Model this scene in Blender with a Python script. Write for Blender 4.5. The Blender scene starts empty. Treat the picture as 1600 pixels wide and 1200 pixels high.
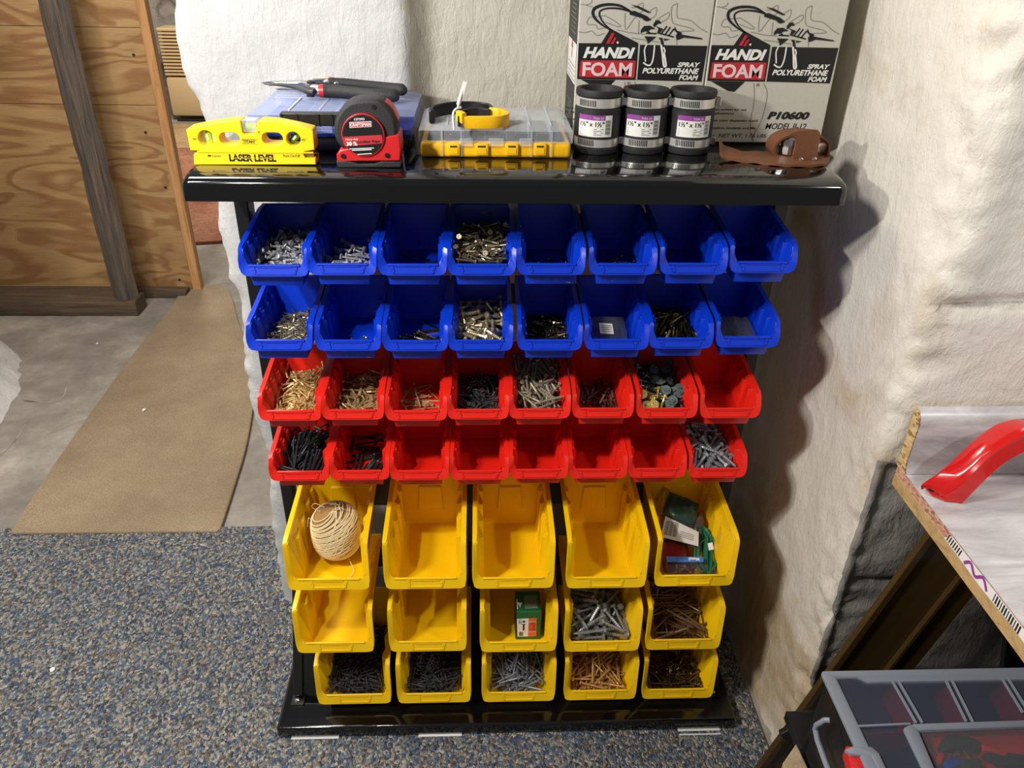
import bpy, bmesh, math, random
from mathutils import Vector, Matrix, noise, Quaternion
PI = math.pi
random.seed(7)
SC = bpy.context.scene
COL = SC.collection

# ------------------------------------------------------------------ camera, world, lights, exposure
CAM = Vector((-0.05193, -1.1505, 1.28856)); YAW, PITCH, ROLL, FPX = 0.04799, 0.52951, 0.02147, 1225.13
FW = Vector((math.sin(YAW)*math.cos(PITCH), math.cos(YAW)*math.cos(PITCH), -math.sin(PITCH)))
_rt = FW.cross(Vector((0, 0, 1))).normalized(); _up = _rt.cross(FW)
RT = _rt*math.cos(ROLL) + _up*math.sin(ROLL); UP = -_rt*math.sin(ROLL) + _up*math.cos(ROLL)
cd = bpy.data.cameras.new('camera'); co = bpy.data.objects.new('camera', cd); COL.objects.link(co)
cd.sensor_width = 36; cd.lens = FPX/1600*36; cd.clip_start = .01; cd.clip_end = 50
m = Matrix((RT, UP, -FW)).transposed().to_4x4(); m.translation = CAM; co.matrix_world = m
SC.camera = co
SC.view_settings.view_transform = 'Standard'; SC.view_settings.look = 'None'
SC.view_settings.exposure = 0.0; SC.view_settings.gamma = 1; SC.view_settings.use_curve_mapping = False
w = bpy.data.worlds.new('room_air'); SC.world = w; w.use_nodes = True
w.node_tree.nodes['Background'].inputs[0].default_value = (1.0, .97, .93, 1)
w.node_tree.nodes['Background'].inputs[1].default_value = .17

def lamp(name, kind, loc, power, size, col=(1, 1, 1), target=None):
    l = bpy.data.lights.new(name, kind); l.energy = power; l.color = col
    if kind == 'POINT': l.shadow_soft_size = size
    else: l.shape = 'DISK'; l.size = size
    o = bpy.data.objects.new(name, l); COL.objects.link(o); o.location = loc
    if target is not None:
        o.rotation_mode = 'QUATERNION'; o.rotation_quaternion = (Vector(target)-Vector(loc)).to_track_quat('-Z', 'Y')
    return o
lamp('work_lamp', 'POINT', (-.56, -.60, 1.34), 19.5, .02, (1, .97, .92))
lamp('ceiling_lamp', 'AREA', (-1.35, -1.15, 2.2), 30, .28, (1, .97, .93), (.2, -.3, .3))
bl = lamp('bench_lamp', 'AREA', (1.15, -1.0, 1.75), 1.0, .12, (1, .97, .96), (.78, -.5, .66))
bl.data.type = 'SPOT'; bl.data.spot_size = 1.25; bl.data.spot_blend = .6; bl.data.energy = 26; bl.data.shadow_soft_size = .05
lamp('passage_lamp', 'AREA', (-1.1, .3, 2.3), 30, .5, (1, .94, .85), (-1.1, 1.2, 0))
lamp('far_fill', 'AREA', (-1.6, 3.4, 2.2), 62, .5, (1, .92, .80), (-1.8, 4, 0))  # unseen warm fill, added to brighten the far room

def at(px, py, X=None, Y=None, Z=None):
    """the point of a plane x=X, y=Y or z=Z that a sight line of the 1600x1200 photograph meets"""
    d = FW + RT*((px-800)/FPX) - UP*((py-600)/FPX)
    t = (Y-CAM.y)/d.y if Y is not None else (Z-CAM.z)/d.z if Z is not None else (X-CAM.x)/d.x
    return CAM + d*t

# ------------------------------------------------------------------ materials
def lin(r, g, b):
    return tuple((c/255/12.92 if c/255 <= .04045 else ((c/255+.055)/1.055)**2.4) for c in (r, g, b)) + (1,)
class NT:
    def __init__(s, name):
        s.m = bpy.data.materials.new(name); s.m.use_nodes = True; s.t = s.m.node_tree
        s.p = s.t.nodes['Principled BSDF']; s.n = 0
    def node(s, kind, **kw):
        n = s.t.nodes.new(kind)
        for k, v in kw.items():
            if hasattr(n, k): setattr(n, k, v)
            else: n.inputs[k].default_value = v
        return n
    def link(s, a, b): s.t.links.new(a, b)
    def coord(s, scale=(1, 1, 1), rot=(0, 0, 0)):
        g = s.node('ShaderNodeNewGeometry'); mp = s.node('ShaderNodeMapping')
        mp.inputs['Scale'].default_value = scale; mp.inputs['Rotation'].default_value = rot
        s.link(g.outputs['Position'], mp.inputs['Vector']); return mp.outputs[0]
    def noise(s, vec, scale, detail=4, rough=.6, dist=0):
        n = s.node('ShaderNodeTexNoise'); n.inputs['Scale'].default_value = scale; n.inputs['Detail'].default_value = detail
        n.inputs['Roughness'].default_value = rough; n.inputs['Distortion'].default_value = dist
        s.link(vec, n.inputs['Vector']); return n.outputs[0]
    def ramp(s, fac, stops, const=False):
        n = s.node('ShaderNodeValToRGB'); cr = n.color_ramp
        if const: cr.interpolation = 'CONSTANT'
        while len(cr.elements) < len(stops): cr.elements.new(.5)
        for e, (p, c) in zip(cr.elements, stops): e.position = p; e.color = c
        s.link(fac, n.inputs[0]); return n.outputs[0]
    def mix(s, fac, a, b, mode='MIX'):
        n = s.node('ShaderNodeMix'); n.data_type = 'RGBA'; n.blend_type = mode
        for sock, v in ((n.inputs[0], fac), (n.inputs[6], a), (n.inputs[7], b)):
            if hasattr(v, 'links') or isinstance(v, bpy.types.NodeSocket): s.link(v, sock)
            else: sock.default_value = v
        return n.outputs[2]
    def bump(s, height, strength, dist, prev=None):
        n = s.node('ShaderNodeBump'); n.inputs['Strength'].default_value = strength; n.inputs['Distance'].default_value = dist
        s.link(height, n.inputs['Height'])
        if prev is not None: s.link(prev, n.inputs['Normal'])
        return n.outputs[0]
    def out(s, col=None, rough=.5, metal=0, normal=None, **kw):
        if col is not None:
            if isinstance(col, tuple): s.p.inputs['Base Color'].default_value = col
            else: s.link(col, s.p.inputs['Base Color'])
        s.p.inputs['Roughness'].default_value = rough; s.p.inputs['Metallic'].default_value = metal
        if normal is not None: s.link(normal, s.p.inputs['Normal'])
        for k, v in kw.items(): s.p.inputs[k].default_value = v
        return s.m
def plain(name, rgb, rough=.45, metal=0, bump=0, bscale=200, **kw):
    t = NT(name)
    c = lin(*rgb); nz = t.noise(t.coord(), bscale, 3)
    col = t.mix(nz, tuple(v*.9 for v in c[:3])+(1,), tuple(min(1, v*1.08) for v in c[:3])+(1,))
    return t.out(col, rough, metal, t.bump(nz, bump, .002) if bump else None, **kw)
def flat(name, rgb, rough=.6): return plain(name, rgb, rough, bscale=60)
def clear(name, rgb, alpha, rough=.15, edge=.35):
    """see-through plastic: a share of light passes straight, the rest is a tinted glossy coat"""
    t = NT(name); t.out(lin(*rgb), rough)
    tr = t.node('ShaderNodeBsdfTransparent'); tr.inputs[0].default_value = tuple(.6+.4*c for c in lin(*rgb)[:3])+(1,)
    lw = t.node('ShaderNodeLayerWeight'); lw.inputs[0].default_value = edge
    mp = t.node('ShaderNodeMapRange'); t.link(lw.outputs['Facing'], mp.inputs[0]); mp.inputs[3].default_value = alpha; mp.inputs[4].default_value = min(1, alpha+.35)
    mx = t.node('ShaderNodeMixShader'); t.link(mp.outputs[0], mx.inputs[0]); t.link(tr.outputs[0], mx.inputs[1]); t.link(t.p.outputs[0], mx.inputs[2])
    t.link(mx.outputs[0], t.t.nodes['Material Output'].inputs['Surface']); return t.m

def plaster(name, c1, c2, stain=None, sscale=5, streak=(1, 1, .35)):
    t = NT(name); v = t.coord(); vs = t.coord(streak)
    a = t.noise(v, 9, 6, .6); b = t.noise(vs, 60, 5, .65, .6); c = t.noise(v, 260, 2)
    col = t.mix(a, lin(*c1), lin(*c2))
    if stain:
        n = t.noise(v, sscale, 5, .6, .8); f = t.ramp(n, [(.50, (0, 0, 0, 1)), (.66, (1, 1, 1, 1))])
        col = t.mix(f, col, lin(*stain))
    sp = t.noise(v, 42, 3, .7); f2 = t.ramp(sp, [(.73, (0, 0, 0, 1)), (.78, (.75, .75, .75, 1))])
    col = t.mix(f2, col, lin(120, 112, 100))
    n1 = t.bump(b, .9, .0035); n2 = t.bump(a, .6, .012, n1); n3 = t.bump(c, .35, .0008, n2)
    return t.out(col, .55, 0, n3)

M = {}
M['white_plaster'] = plaster('white_plaster', (218, 217, 215), (198, 197, 195))
M['back_plaster'] = plaster('back_plaster', (208, 204, 190), (188, 184, 168))
M['right_plaster'] = plaster('right_plaster', (240, 235, 225), (224, 216, 200), (200, 178, 142), 3.2, (1, 1, .5))
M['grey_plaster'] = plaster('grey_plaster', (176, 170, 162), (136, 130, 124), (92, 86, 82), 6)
def concrete():
    t = NT('concrete'); v = t.coord()
    a = t.noise(v, 2.3, 7, .62); b = t.noise(v, 14, 6, .7); c = t.noise(v, 180, 3)
    col = t.ramp(a, [(.3, lin(104, 98, 90)), (.5, lin(150, 143, 133)), (.66, lin(190, 182, 168))])
    col = t.mix(t.ramp(b, [(.35, (0, 0, 0, 1)), (.7, (.5, .5, .5, 1))]), col, lin(96, 88, 80))
    return t.out(col, .8, 0, t.bump(c, .4, .001, t.bump(b, .5, .004)))
M['concrete'] = concrete()
def carpet():
    t = NT('blue_carpet'); v = t.coord((1, .72, 1), (0, 0, .5))
    d = t.noise(v, 90, 2, .5)
    vo = t.node('ShaderNodeTexVoronoi'); vo.inputs['Scale'].default_value = 255
    mx = t.mix(.012, v, d); t.link(mx, vo.inputs['Vector'])
    sep = t.node('ShaderNodeSeparateColor'); t.link(vo.outputs['Color'], sep.inputs[0])
    S = [(0, lin(44, 54, 74)), (.10, lin(62, 88, 122)), (.22, lin(98, 116, 134)), (.34, lin(168, 162, 148)), (.50, lin(136, 132, 124)),
         (.64, lin(124, 102, 82)), (.74, lin(186, 180, 166)), (.85, lin(66, 66, 68)), (.93, lin(80, 104, 134))]
    col = t.ramp(sep.outputs[0], S, True)
    big = t.noise(t.coord(), 5, 4); col = t.mix(t.ramp(big, [(.3, (0, 0, 0, 1)), (.8, (.3, .3, .3, 1))]), col, lin(70, 74, 82))
    f = t.noise(t.coord(), 420, 2); col = t.mix(t.ramp(t.noise(t.coord(), 900, 2), [(.35, (0, 0, 0, 1)), (.65, (.16, .16, .16, 1))]), col, lin(150, 150, 146))
    inv = t.node('ShaderNodeMath', operation='SUBTRACT'); inv.inputs[0].default_value = 1; t.link(vo.outputs['Distance'], inv.inputs[1])
    return t.out(col, .95, 0, t.bump(f, .5, .002, t.bump(inv.outputs[0], 1, .006)))
M['blue_carpet'] = carpet()
def rugm(name, c1, c2, scale=260):
    t = NT(name); v = t.coord(); a = t.noise(v, 3.5, 6, .65); c = t.noise(v, scale, 3, .7); w2 = t.noise(t.coord((1, .5, 1)), 26, 3, .5, 1.5)
    col = t.mix(t.ramp(a, [(.35, (0, 0, 0, 1)), (.65, (1, 1, 1, 1))]), lin(*c1), lin(*c2))
    col = t.mix(t.ramp(c, [(.35, (0, 0, 0, 1)), (.65, (.55, .55, .55, 1))]), col, tuple(x*.45 for x in lin(*c2)[:3])+(1,))
    return t.out(col, .95, 0, t.bump(c, .9, .003, t.bump(w2, .5, .004)))
M['tan_rug'] = rugm('tan_rug', (182, 160, 130), (152, 132, 106))
M['rust_rug'] = rugm('rust_rug', (190, 136, 106), (140, 84, 62), 60)
M['light_wood_floor'] = rugm('straw_mat', (206, 172, 128), (186, 150, 108), 40)
def ply():
    t = NT('plywood'); v = t.coord((.5, 1, 2.1))
    nz = t.noise(v, 2.6, 3, .45, .7)
    mm = t.node('ShaderNodeMath', operation='MULTIPLY'); t.link(nz, mm.inputs[0]); mm.inputs[1].default_value = 9
    fr = t.node('ShaderNodeMath', operation='FRACT'); t.link(mm.outputs[0], fr.inputs[0])
    col = t.ramp(fr.outputs[0], [(0, lin(194, 158, 108)), (.45, lin(188, 150, 100)), (.68, lin(154, 112, 70)), (.88, lin(166, 124, 80)), (1, lin(192, 156, 106))])
    f = t.noise(t.coord((.6, 1, 14)), 30, 4); col = t.mix(t.ramp(f, [(.4, (0, 0, 0, 1)), (.7, (.35, .35, .35, 1))]), col, lin(120, 84, 50))
    st = t.noise(t.coord(), 2.2, 4); col = t.mix(t.ramp(st, [(.4, (0, 0, 0, 1)), (.75, (.45, .45, .45, 1))]), col, lin(116, 84, 54))
    return t.out(col, .6, 0, t.bump(f, .2, .001))
M['plywood'] = ply()
def woodm(name, c1, c2, c3, st=(14, 14, .8), sc=6):
    t = NT(name); n = t.noise(t.coord(st), sc, 6, .65, .6); f = t.noise(t.coord((st[0]*3, st[1]*3, st[2]*3)), sc, 3)
    col = t.ramp(n, [(.3, lin(*c1)), (.52, lin(*c2)), (.72, lin(*c3))])
    return t.out(col, .75, 0, t.bump(n, .8, .006, t.bump(f, .4, .002)))
M['old_timber'] = woodm('old_timber', (62, 56, 52), (98, 88, 80), (140, 108, 78))
M['beam_timber'] = woodm('beam_timber', (60, 50, 42), (92, 76, 60), (112, 90, 66), (.8, 14, 14))
M['pine'] = woodm('pine', (176, 122, 74), (204, 152, 98), (218, 172, 118))
M['block_wood'] = woodm('block_wood', (196, 174, 144), (176, 152, 122), (160, 136, 106), (6, 6, 6), 8)
M['mdf'] = woodm('tan_board', (176, 142, 92), (196, 162, 110), (186, 150, 98), (5, 5, 5), 10)
def particle(name, c1, c2, c3):
    t = NT(name); vo = t.node('ShaderNodeTexVoronoi'); vo.inputs['Scale'].default_value = 330; t.link(t.coord((1, .5, 1)), vo.inputs['Vector'])
    sep = t.node('ShaderNodeSeparateColor'); t.link(vo.outputs['Color'], sep.inputs[0])
    return t.out(t.ramp(sep.outputs[0], [(0, lin(*c1)), (.4, lin(*c2)), (.8, lin(*c3))], True), .8, 0, t.bump(vo.outputs['Distance'], .5, .001))
M['particle'] = particle('particle_board', (214, 188, 138), (198, 166, 112), (150, 116, 70))
M['pink_particle'] = particle('pink_particle_board', (206, 160, 134), (190, 138, 116), (150, 104, 84))
def marble():
    t = NT('marble_laminate'); n = t.noise(t.coord((.6, 1.6, 1.6)), 7, 8, .68, 1.4)
    return t.out(t.ramp(n, [(.3, lin(150, 144, 144)), (.5, lin(196, 192, 192)), (.68, lin(226, 223, 222))]), .32)
M['laminate'] = marble()
M['black_metal'] = plain('black_enamel', (8, 9, 11), .10, bscale=30, **{'Coat Weight': .4})
M['leg_reflection_brown'] = plain('leg_reflection_brown', (72, 54, 28), .2, bscale=30); M['black_satin'] = plain('black_satin_metal', (22, 23, 25), .35, bscale=90)  # leg brown: light reflected in the black enamel, put into the colour
M['rail_metal'] = plain('rail_metal', (46, 46, 48), .4, bscale=50)
M['blue_plastic'] = plain('blue_plastic', (4, 54, 196), .34, bscale=25)
M['red_plastic'] = plain('red_plastic', (226, 34, 20), .36, bscale=25)
M['yellow_plastic'] = plain('yellow_plastic', (250, 200, 8), .36, bscale=25)
M['black_plastic'] = plain('black_plastic', (24, 24, 25), .38, bump=.1)
M['black_rubber'] = plain('black_rubber', (34, 34, 35), .62, bump=.25, bscale=500)
M['steel'] = plain('steel', (200, 196, 190), .25, 1, bscale=90)
M['chrome'] = plain('chrome', (220, 220, 220), .12, 1)
M['white_paint'] = plain('white_paint', (238, 236, 230), .5)
M['level_yellow'] = plain('level_yellow', (248, 208, 20), .42)
M['case_yellow'] = plain('case_yellow', (250, 190, 14), .4)
M['case_blue'] = plain('case_blue', (30, 60, 160), .35)
M['navy'] = plain('navy_plastic', (14, 20, 46), .35)
M['tool_red'] = plain('tool_red', (200, 32, 36), .38)
M['handle_red'] = plain('handle_red', (206, 24, 22), .18, **{'Coat Weight': .5})
M['leather'] = plain('leather', (116, 72, 44), .6, bump=.5, bscale=120)
M['ivory'] = plain('ivory_plastic', (222, 206, 178), .4)
M['beige'] = plain('beige_plastic', (216, 190, 144), .5)
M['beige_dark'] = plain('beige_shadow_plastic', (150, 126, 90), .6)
M['clear'] = clear('clear_plastic', (232, 236, 242), .20)
M['clear_blue'] = clear('clear_blue_plastic', (190, 204, 246), .22)
M['frosted'] = clear('frosted_plastic', (120, 128, 146), .10, .35)
M['frost_rim'] = clear('frosted_rim', (150, 158, 170), .66, .35)
M['bag'] = clear('clear_bag', (170, 174, 180), .03, .12, .2)
M['vial'] = plain('vial_green', (176, 220, 40), .2, **{'Emission Strength': 0})
M['vial_dark'] = plain('vial_dark_green', (70, 120, 40), .2)
M['white'] = flat('white_print', (236, 234, 228)); M['black'] = flat('black_print', (20, 20, 20))
M['dark_print'] = flat('dark_grey_print', (52, 50, 50)); M['grey_print'] = flat('grey_print', (142, 138, 128))
M['red_print'] = flat('red_print', (188, 40, 50)); M['purple'] = flat('purple_print', (150, 60, 150))
M['card'] = plain('white_cardboard', (196, 192, 180), .7, bump=.1); M['pale_pink'] = flat('pale_pink_print', (236, 205, 205))
M['green_card'] = plain('green_cardboard', (24, 100, 50), .5); M['orange'] = flat('orange_print', (226, 110, 50)); M['sky'] = flat('blue_print', (60, 110, 190))
M['twine'] = plain('twine', (236, 216, 168), .85, bump=.4, bscale=700)
M['dark_red'] = plain('dark_red_plastic', (110, 24, 22), .3); M['green_wire'] = plain('green_wire', (22, 104, 72), .35); M['dark_green'] = plain('dark_green_plastic', (30, 60, 44), .35)
M['window'] = clear('window_plastic', (200, 204, 210), .03, .2, .2); M['slate'] = plain('slate_tray', (58, 64, 78), .5); M['band'] = plain('band_steel', (222, 218, 212), .3, .55); M['twine_shaded_core'] = plain('twine_shaded_core', (170, 132, 78), .9); M['brass'] = plain('brass', (196, 160, 84), .3, 1)
METAL = {
 'zinc': ((168, 168, 170), .5, .5), 'bronze': ((112, 98, 66), .28, 1), 'brass': ((206, 192, 156), .28, .75), 'nickel': ((156, 146, 124), .3, .8),
 'gold': ((214, 184, 124), .4, .6), 'tan': ((182, 156, 112), .45, .5), 'steelgrey': ((92, 94, 98), .4, .8), 'taupe': ((158, 148, 128), .5, .5),
 'brown': ((92, 66, 54), .5, .6), 'black': ((54, 56, 60), .45, .6), 'darkblue': ((60, 72, 104), .35, .8), 'lead': ((146, 150, 156), .45, .55),
 'galv': ((160, 162, 160), .42, .65), 'umber': ((140, 112, 82), .38, .7), 'phosphate': ((62, 62, 64), .6, .4), 'honey': ((206, 160, 92), .45, .45),
 'olive': ((206, 184, 110), .3, .6), 'washer': ((104, 118, 118), .4, .5), 'antique': ((132, 116, 82), .28, 1)}
for k, (c, r, mt) in METAL.items(): M['m_'+k] = plain('screw_'+k, c, r, mt)

# ------------------------------------------------------------------ building helpers
ORIG = {}
def tag(o, label=None, cat=None, group=None, kind=None):
    for k, v in (('label', label), ('category', cat), ('group', group), ('kind', kind)):
        if v: o[k] = v
    return o
def thing(name, label, cat, loc, group=None):
    o = bpy.data.objects.new(name, None); COL.objects.link(o); o.location = loc; o.empty_display_size = .02
    ORIG[o] = Vector(loc); return tag(o, label, cat, group)
def link(name, me, parent=None, loc=None):
    o = bpy.data.objects.new(name, me); COL.objects.link(o)
    if parent is not None: o.parent = parent; ORIG[o] = ORIG[parent]
    else: ORIG[o] = Vector(loc or (0, 0, 0)); o.location = ORIG[o]
    return o
class MB:
    def __init__(s): s.v = []; s.f = []
    def add(s, vs, fs):
        b = len(s.v); s.v += [Vector(v) for v in vs]; s.f += [tuple(b+i for i in f) for f in fs]; return s
    def box(s, a, b):
        x0, y0, z0 = a; x1, y1, z1 = b
        return s.add([(x0, y0, z0), (x1, y0, z0), (x1, y1, z0), (x0, y1, z0), (x0, y0, z1), (x1, y0, z1), (x1, y1, z1), (x0, y1, z1)],
                     [(3, 2, 1, 0), (4, 5, 6, 7), (0, 1, 5, 4), (1, 2, 6, 5), (2, 3, 7, 6), (3, 0, 4, 7)])
    def obox(s, c, ax, ay, az):
        c, ax, ay, az = map(Vector, (c, ax, ay, az))
        return s.add([c-ax-ay-az, c+ax-ay-az, c+ax+ay-az, c-ax+ay-az, c-ax-ay+az, c+ax-ay+az, c+ax+ay+az, c-ax+ay+az],
                     [(3, 2, 1, 0), (4, 5, 6, 7), (0, 1, 5, 4), (1, 2, 6, 5), (2, 3, 7, 6), (3, 0, 4, 7)])
    def prism(s, pts, d):
        """closed polygon pts swept by vector d"""
        n = len(pts); pts = [Vector(p) for p in pts]; d = Vector(d)
        return s.add(pts+[p+d for p in pts], [tuple(range(n))[::-1], tuple(range(n, 2*n))]+[(i, (i+1) % n, n+(i+1) % n, n+i) for i in range(n)])
    def tube(s, pts, r, n=8, caps=True, flat=1):
        pts = [Vector(p) for p in pts]; R = r if isinstance(r, (list, tuple)) else [r]*len(pts)
        base = len(s.v); prev = None
        for i, p in enumerate(pts):
            t = (pts[min(i+1, len(pts)-1)]-pts[max(i-1, 0)]).normalized()
            if prev is None: a = t.orthogonal().normalized() if abs(t.z) > .9 else t.cross(Vector((0, 0, 1))).normalized()
            else: a = (prev-t*prev.dot(t)).normalized()
            prev = a; b = t.cross(a)
            for k in range(n):
                q = 2*PI*k/n; s.v.append(p+(a*math.cos(q)+b*math.sin(q)*flat)*R[i])
        for i in range(len(pts)-1):
            for k in range(n):
                s.f.append((base+i*n+k, base+i*n+(k+1) % n, base+(i+1)*n+(k+1) % n, base+(i+1)*n+k))
        if caps:
            s.f.append(tuple(base+k for k in range(n))[::-1]); s.f.append(tuple(base+(len(pts)-1)*n+k for k in range(n)))
        return s
    def lathe(s, prof, c=(0, 0, 0), n=32, closed=False):
        base = len(s.v); c = Vector(c)
        for r, z in prof:
            for k in range(n): s.v.append(c+Vector((r*math.cos(2*PI*k/n), r*math.sin(2*PI*k/n), z)))
        m_ = len(prof)
        for i in range(m_ if closed else m_-1):
            j = (i+1) % m_
            for k in range(n): s.f.append((base+i*n+k, base+i*n+(k+1) % n, base+j*n+(k+1) % n, base+j*n+k))
        if not closed:
            s.f.append(tuple(base+k for k in range(n))[::-1]); s.f.append(tuple(base+(m_-1)*n+k for k in range(n)))
        return s
    def strip(s, pts, h, t=.0015):
        """a band standing on the path pts: height h, thickness t"""
        pts = [Vector(p) for p in pts]; base = len(s.v); n = len(pts)
        for i, p in enumerate(pts):
            d = pts[min(i+1, n-1)]-pts[max(i-1, 0)]; nn = Vector((d.y, -d.x, 0)).normalized()*t/2
            s.v += [p+nn, p-nn, p-nn+Vector((0, 0, h)), p+nn+Vector((0, 0, h))]
        for i in range(n-1):
            for k in range(4): s.f.append((base+i*4+k, base+i*4+(k+1) % 4, base+(i+1)*4+(k+1) % 4, base+(i+1)*4+k))
        s.f += [tuple(base+k for k in (3, 2, 1, 0)), tuple(base+(n-1)*4+k for k in range(4))]
        return s
    def mesh(s, name, mat, smooth=False, bevel=0, seg=2, org=Vector((0, 0, 0)), wn=False):
        me = bpy.data.meshes.new(name); me.from_pydata([tuple(v-org) for v in s.v], [], s.f); me.update()
        bm = bmesh.new(); bm.from_mesh(me); bmesh.ops.recalc_face_normals(bm, faces=bm.faces)
        if bevel:
            bmesh.ops.remove_doubles(bm, verts=bm.verts, dist=1e-6)
            ed = [e for e in bm.edges if len(e.link_faces) == 2 and e.calc_face_angle(0) > .5]
            bmesh.ops.bevel(bm, geom=ed, offset=bevel, segments=seg, profile=.5, affect='EDGES', clamp_overlap=True)
        bm.to_mesh(me); bm.free()
        if smooth:
            for p in me.polygons: p.use_smooth = True
            me.set_sharp_from_angle(angle=.65)
        me.materials.append(M[mat]); return me
    def build(s, name, mat, parent=None, smooth=False, bevel=0, seg=2, label=None):
        org = ORIG[parent] if parent is not None else Vector((0, 0, 0))
        o = link(name, s.mesh(name, mat, smooth, bevel, seg, org), parent)
        if label: o['label'] = label
        return o
def own(mb, name, mat, label, cat, group=None, kind=None, **kw):
    """a thing that is one mesh, its origin at its base"""
    lo = Vector((sum(v.x for v in mb.v)/len(mb.v), sum(v.y for v in mb.v)/len(mb.v), min(v.z for v in mb.v)))
    o = link(name, mb.mesh(name, mat, org=lo, **kw), None, lo); return tag(o, label, cat, group, kind)
def struct(mb, name, mat, parent=None, **kw):
    o = mb.build(name, mat, parent, **kw)
    if parent is None: o['kind'] = 'structure'
    return o
def smooth_path(pts, k=4):
    """Catmull-Rom through the points"""
    pts = [Vector(p) for p in pts]; out = []
    for i in range(len(pts)-1):
        p0, p1, p2, p3 = pts[max(i-1, 0)], pts[i], pts[i+1], pts[min(i+2, len(pts)-1)]
        for j in range(k):
            t = j/k; out.append(.5*((2*p1)+(p2-p0)*t+(2*p0-5*p1+4*p2-p3)*t*t+(3*p1-p0-3*p2+p3)*t**3))
    return out+[pts[-1]]
def plate(name, outer, holes, y0, y1, mat, parent, bevel=0, axis='y'):
    """an upright plate cut from the outline (x, z) with holes, from depth y0 to y1"""
    cu = bpy.data.curves.new('c', 'CURVE'); cu.dimensions = '2D'; cu.fill_mode = 'BOTH'
    cu.extrude = abs(y1-y0)/2-bevel; cu.bevel_depth = bevel; cu.bevel_resolution = 2; cu.offset = -bevel
    for loop in [outer]+list(holes):
        sp = cu.splines.new('POLY'); sp.points.add(len(loop)-1); sp.use_cyclic_u = True
        for p, q in zip(sp.points, loop): p.co = (q[0], q[1], 0, 1)
    o = bpy.data.objects.new('t', cu); me = bpy.data.meshes.new_from_object(o)
    org = ORIG[parent]; yc = (y0+y1)/2
    for v in me.vertices: v.co = Vector((v.co.x, yc-v.co.z, v.co.y))-org if axis == 'y' else Vector((v.co.x, v.co.y, yc+v.co.z))-org
    me.materials.clear(); me.materials.append(M[mat]); me.name = name
    bpy.data.objects.remove(o); bpy.data.curves.remove(cu)
    bm = bmesh.new(); bm.from_mesh(me); bmesh.ops.remove_doubles(bm, verts=bm.verts, dist=1e-6); bmesh.ops.recalc_face_normals(bm, faces=bm.faces); bm.to_mesh(me); bm.free()
    return link(name, me, parent)
def circ(cx, cz, r, n=24, rz=None): return [(cx+r*math.cos(2*PI*k/n), cz+(rz or r)*math.sin(2*PI*k/n)) for k in range(n)]
def stad(x0, x1, z0, z1, n=10):
    r = (z1-z0)/2; zc = (z0+z1)/2
    return [(x0+r+r*math.cos(PI/2+PI*k/n), zc+r*math.sin(PI/2+PI*k/n)) for k in range(n+1)]+[(x1-r+r*math.cos(-PI/2+PI*k/n), zc+r*math.sin(-PI/2+PI*k/n)) for k in range(n+1)]
TXT = {}
def lettering(body, box, fn, mat, parent, shear=0, bold=0, name='lettering'):
    """flat printed words filled into box (u0, u1, v0, v1); fn(u, v) gives the point on the surface"""
    cu = bpy.data.curves.new('t', 'FONT'); cu.body = body; cu.size = 1; cu.shear = shear; cu.offset = bold; cu.resolution_u = 3; cu.fill_mode = 'BOTH'
    o = bpy.data.objects.new('t', cu); me = bpy.data.meshes.new_from_object(o)
    xs = [v.co.x for v in me.vertices]; ys = [v.co.y for v in me.vertices]
    if not xs: return None
    x0, x1, y0, y1 = min(xs), max(xs), min(ys), max(ys); u0, u1, v0, v1 = box; org = ORIG[parent]
    for v in me.vertices: v.co = Vector(fn(u0+(v.co.x-x0)/(x1-x0)*(u1-u0), v0+(v.co.y-y0)/(y1-y0)*(v1-v0)))-org
    me.materials.clear(); me.materials.append(M[mat]); me.name = name
    bpy.data.objects.remove(o); bpy.data.curves.remove(cu)
    return link(name, me, parent)
def patch(pts, fn, mat, parent, name='print'):
    b = MB(); b.add([fn(*p) for p in pts], [tuple(range(len(pts)))]); me = bpy.data.meshes.new(name)
    org = ORIG[parent]; me.from_pydata([tuple(v-org) for v in b.v], [], b.f); me.materials.append(M[mat]); return link(name, me, parent)
def strokes(lines, fn, mat, parent, name='line_drawing'):
    """ribbons (points, width or widths) drawn flat on a surface, one mesh"""
    v = []; f = []; org = ORIG[parent]
    for pts, wd in lines:
        P = [Vector((p[0], p[1])) for p in pts]; n = len(P); W = wd if isinstance(wd, (list, tuple)) else [wd]*n
        b = len(v)
        for i in range(n):
            d = P[min(i+1, n-1)]-P[max(i-1, 0)]; d = d.normalized() if d.length else Vector((1, 0)); nn = Vector((-d.y, d.x))*W[i]/2
            v += [tuple(Vector(fn(*(P[i]+nn)))-org), tuple(Vector(fn(*(P[i]-nn)))-org)]
        for i in range(n-1): f.append((b+2*i, b+2*i+1, b+2*i+3, b+2*i+2))
    me = bpy.data.meshes.new(name); me.from_pydata(v, [], f); me.materials.append(M[mat]); return link(name, me, parent)
def curve2(pts, k=5): return [(p.x, p.y) for p in smooth_path([(a, b, 0) for a, b in pts], k)]

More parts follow.
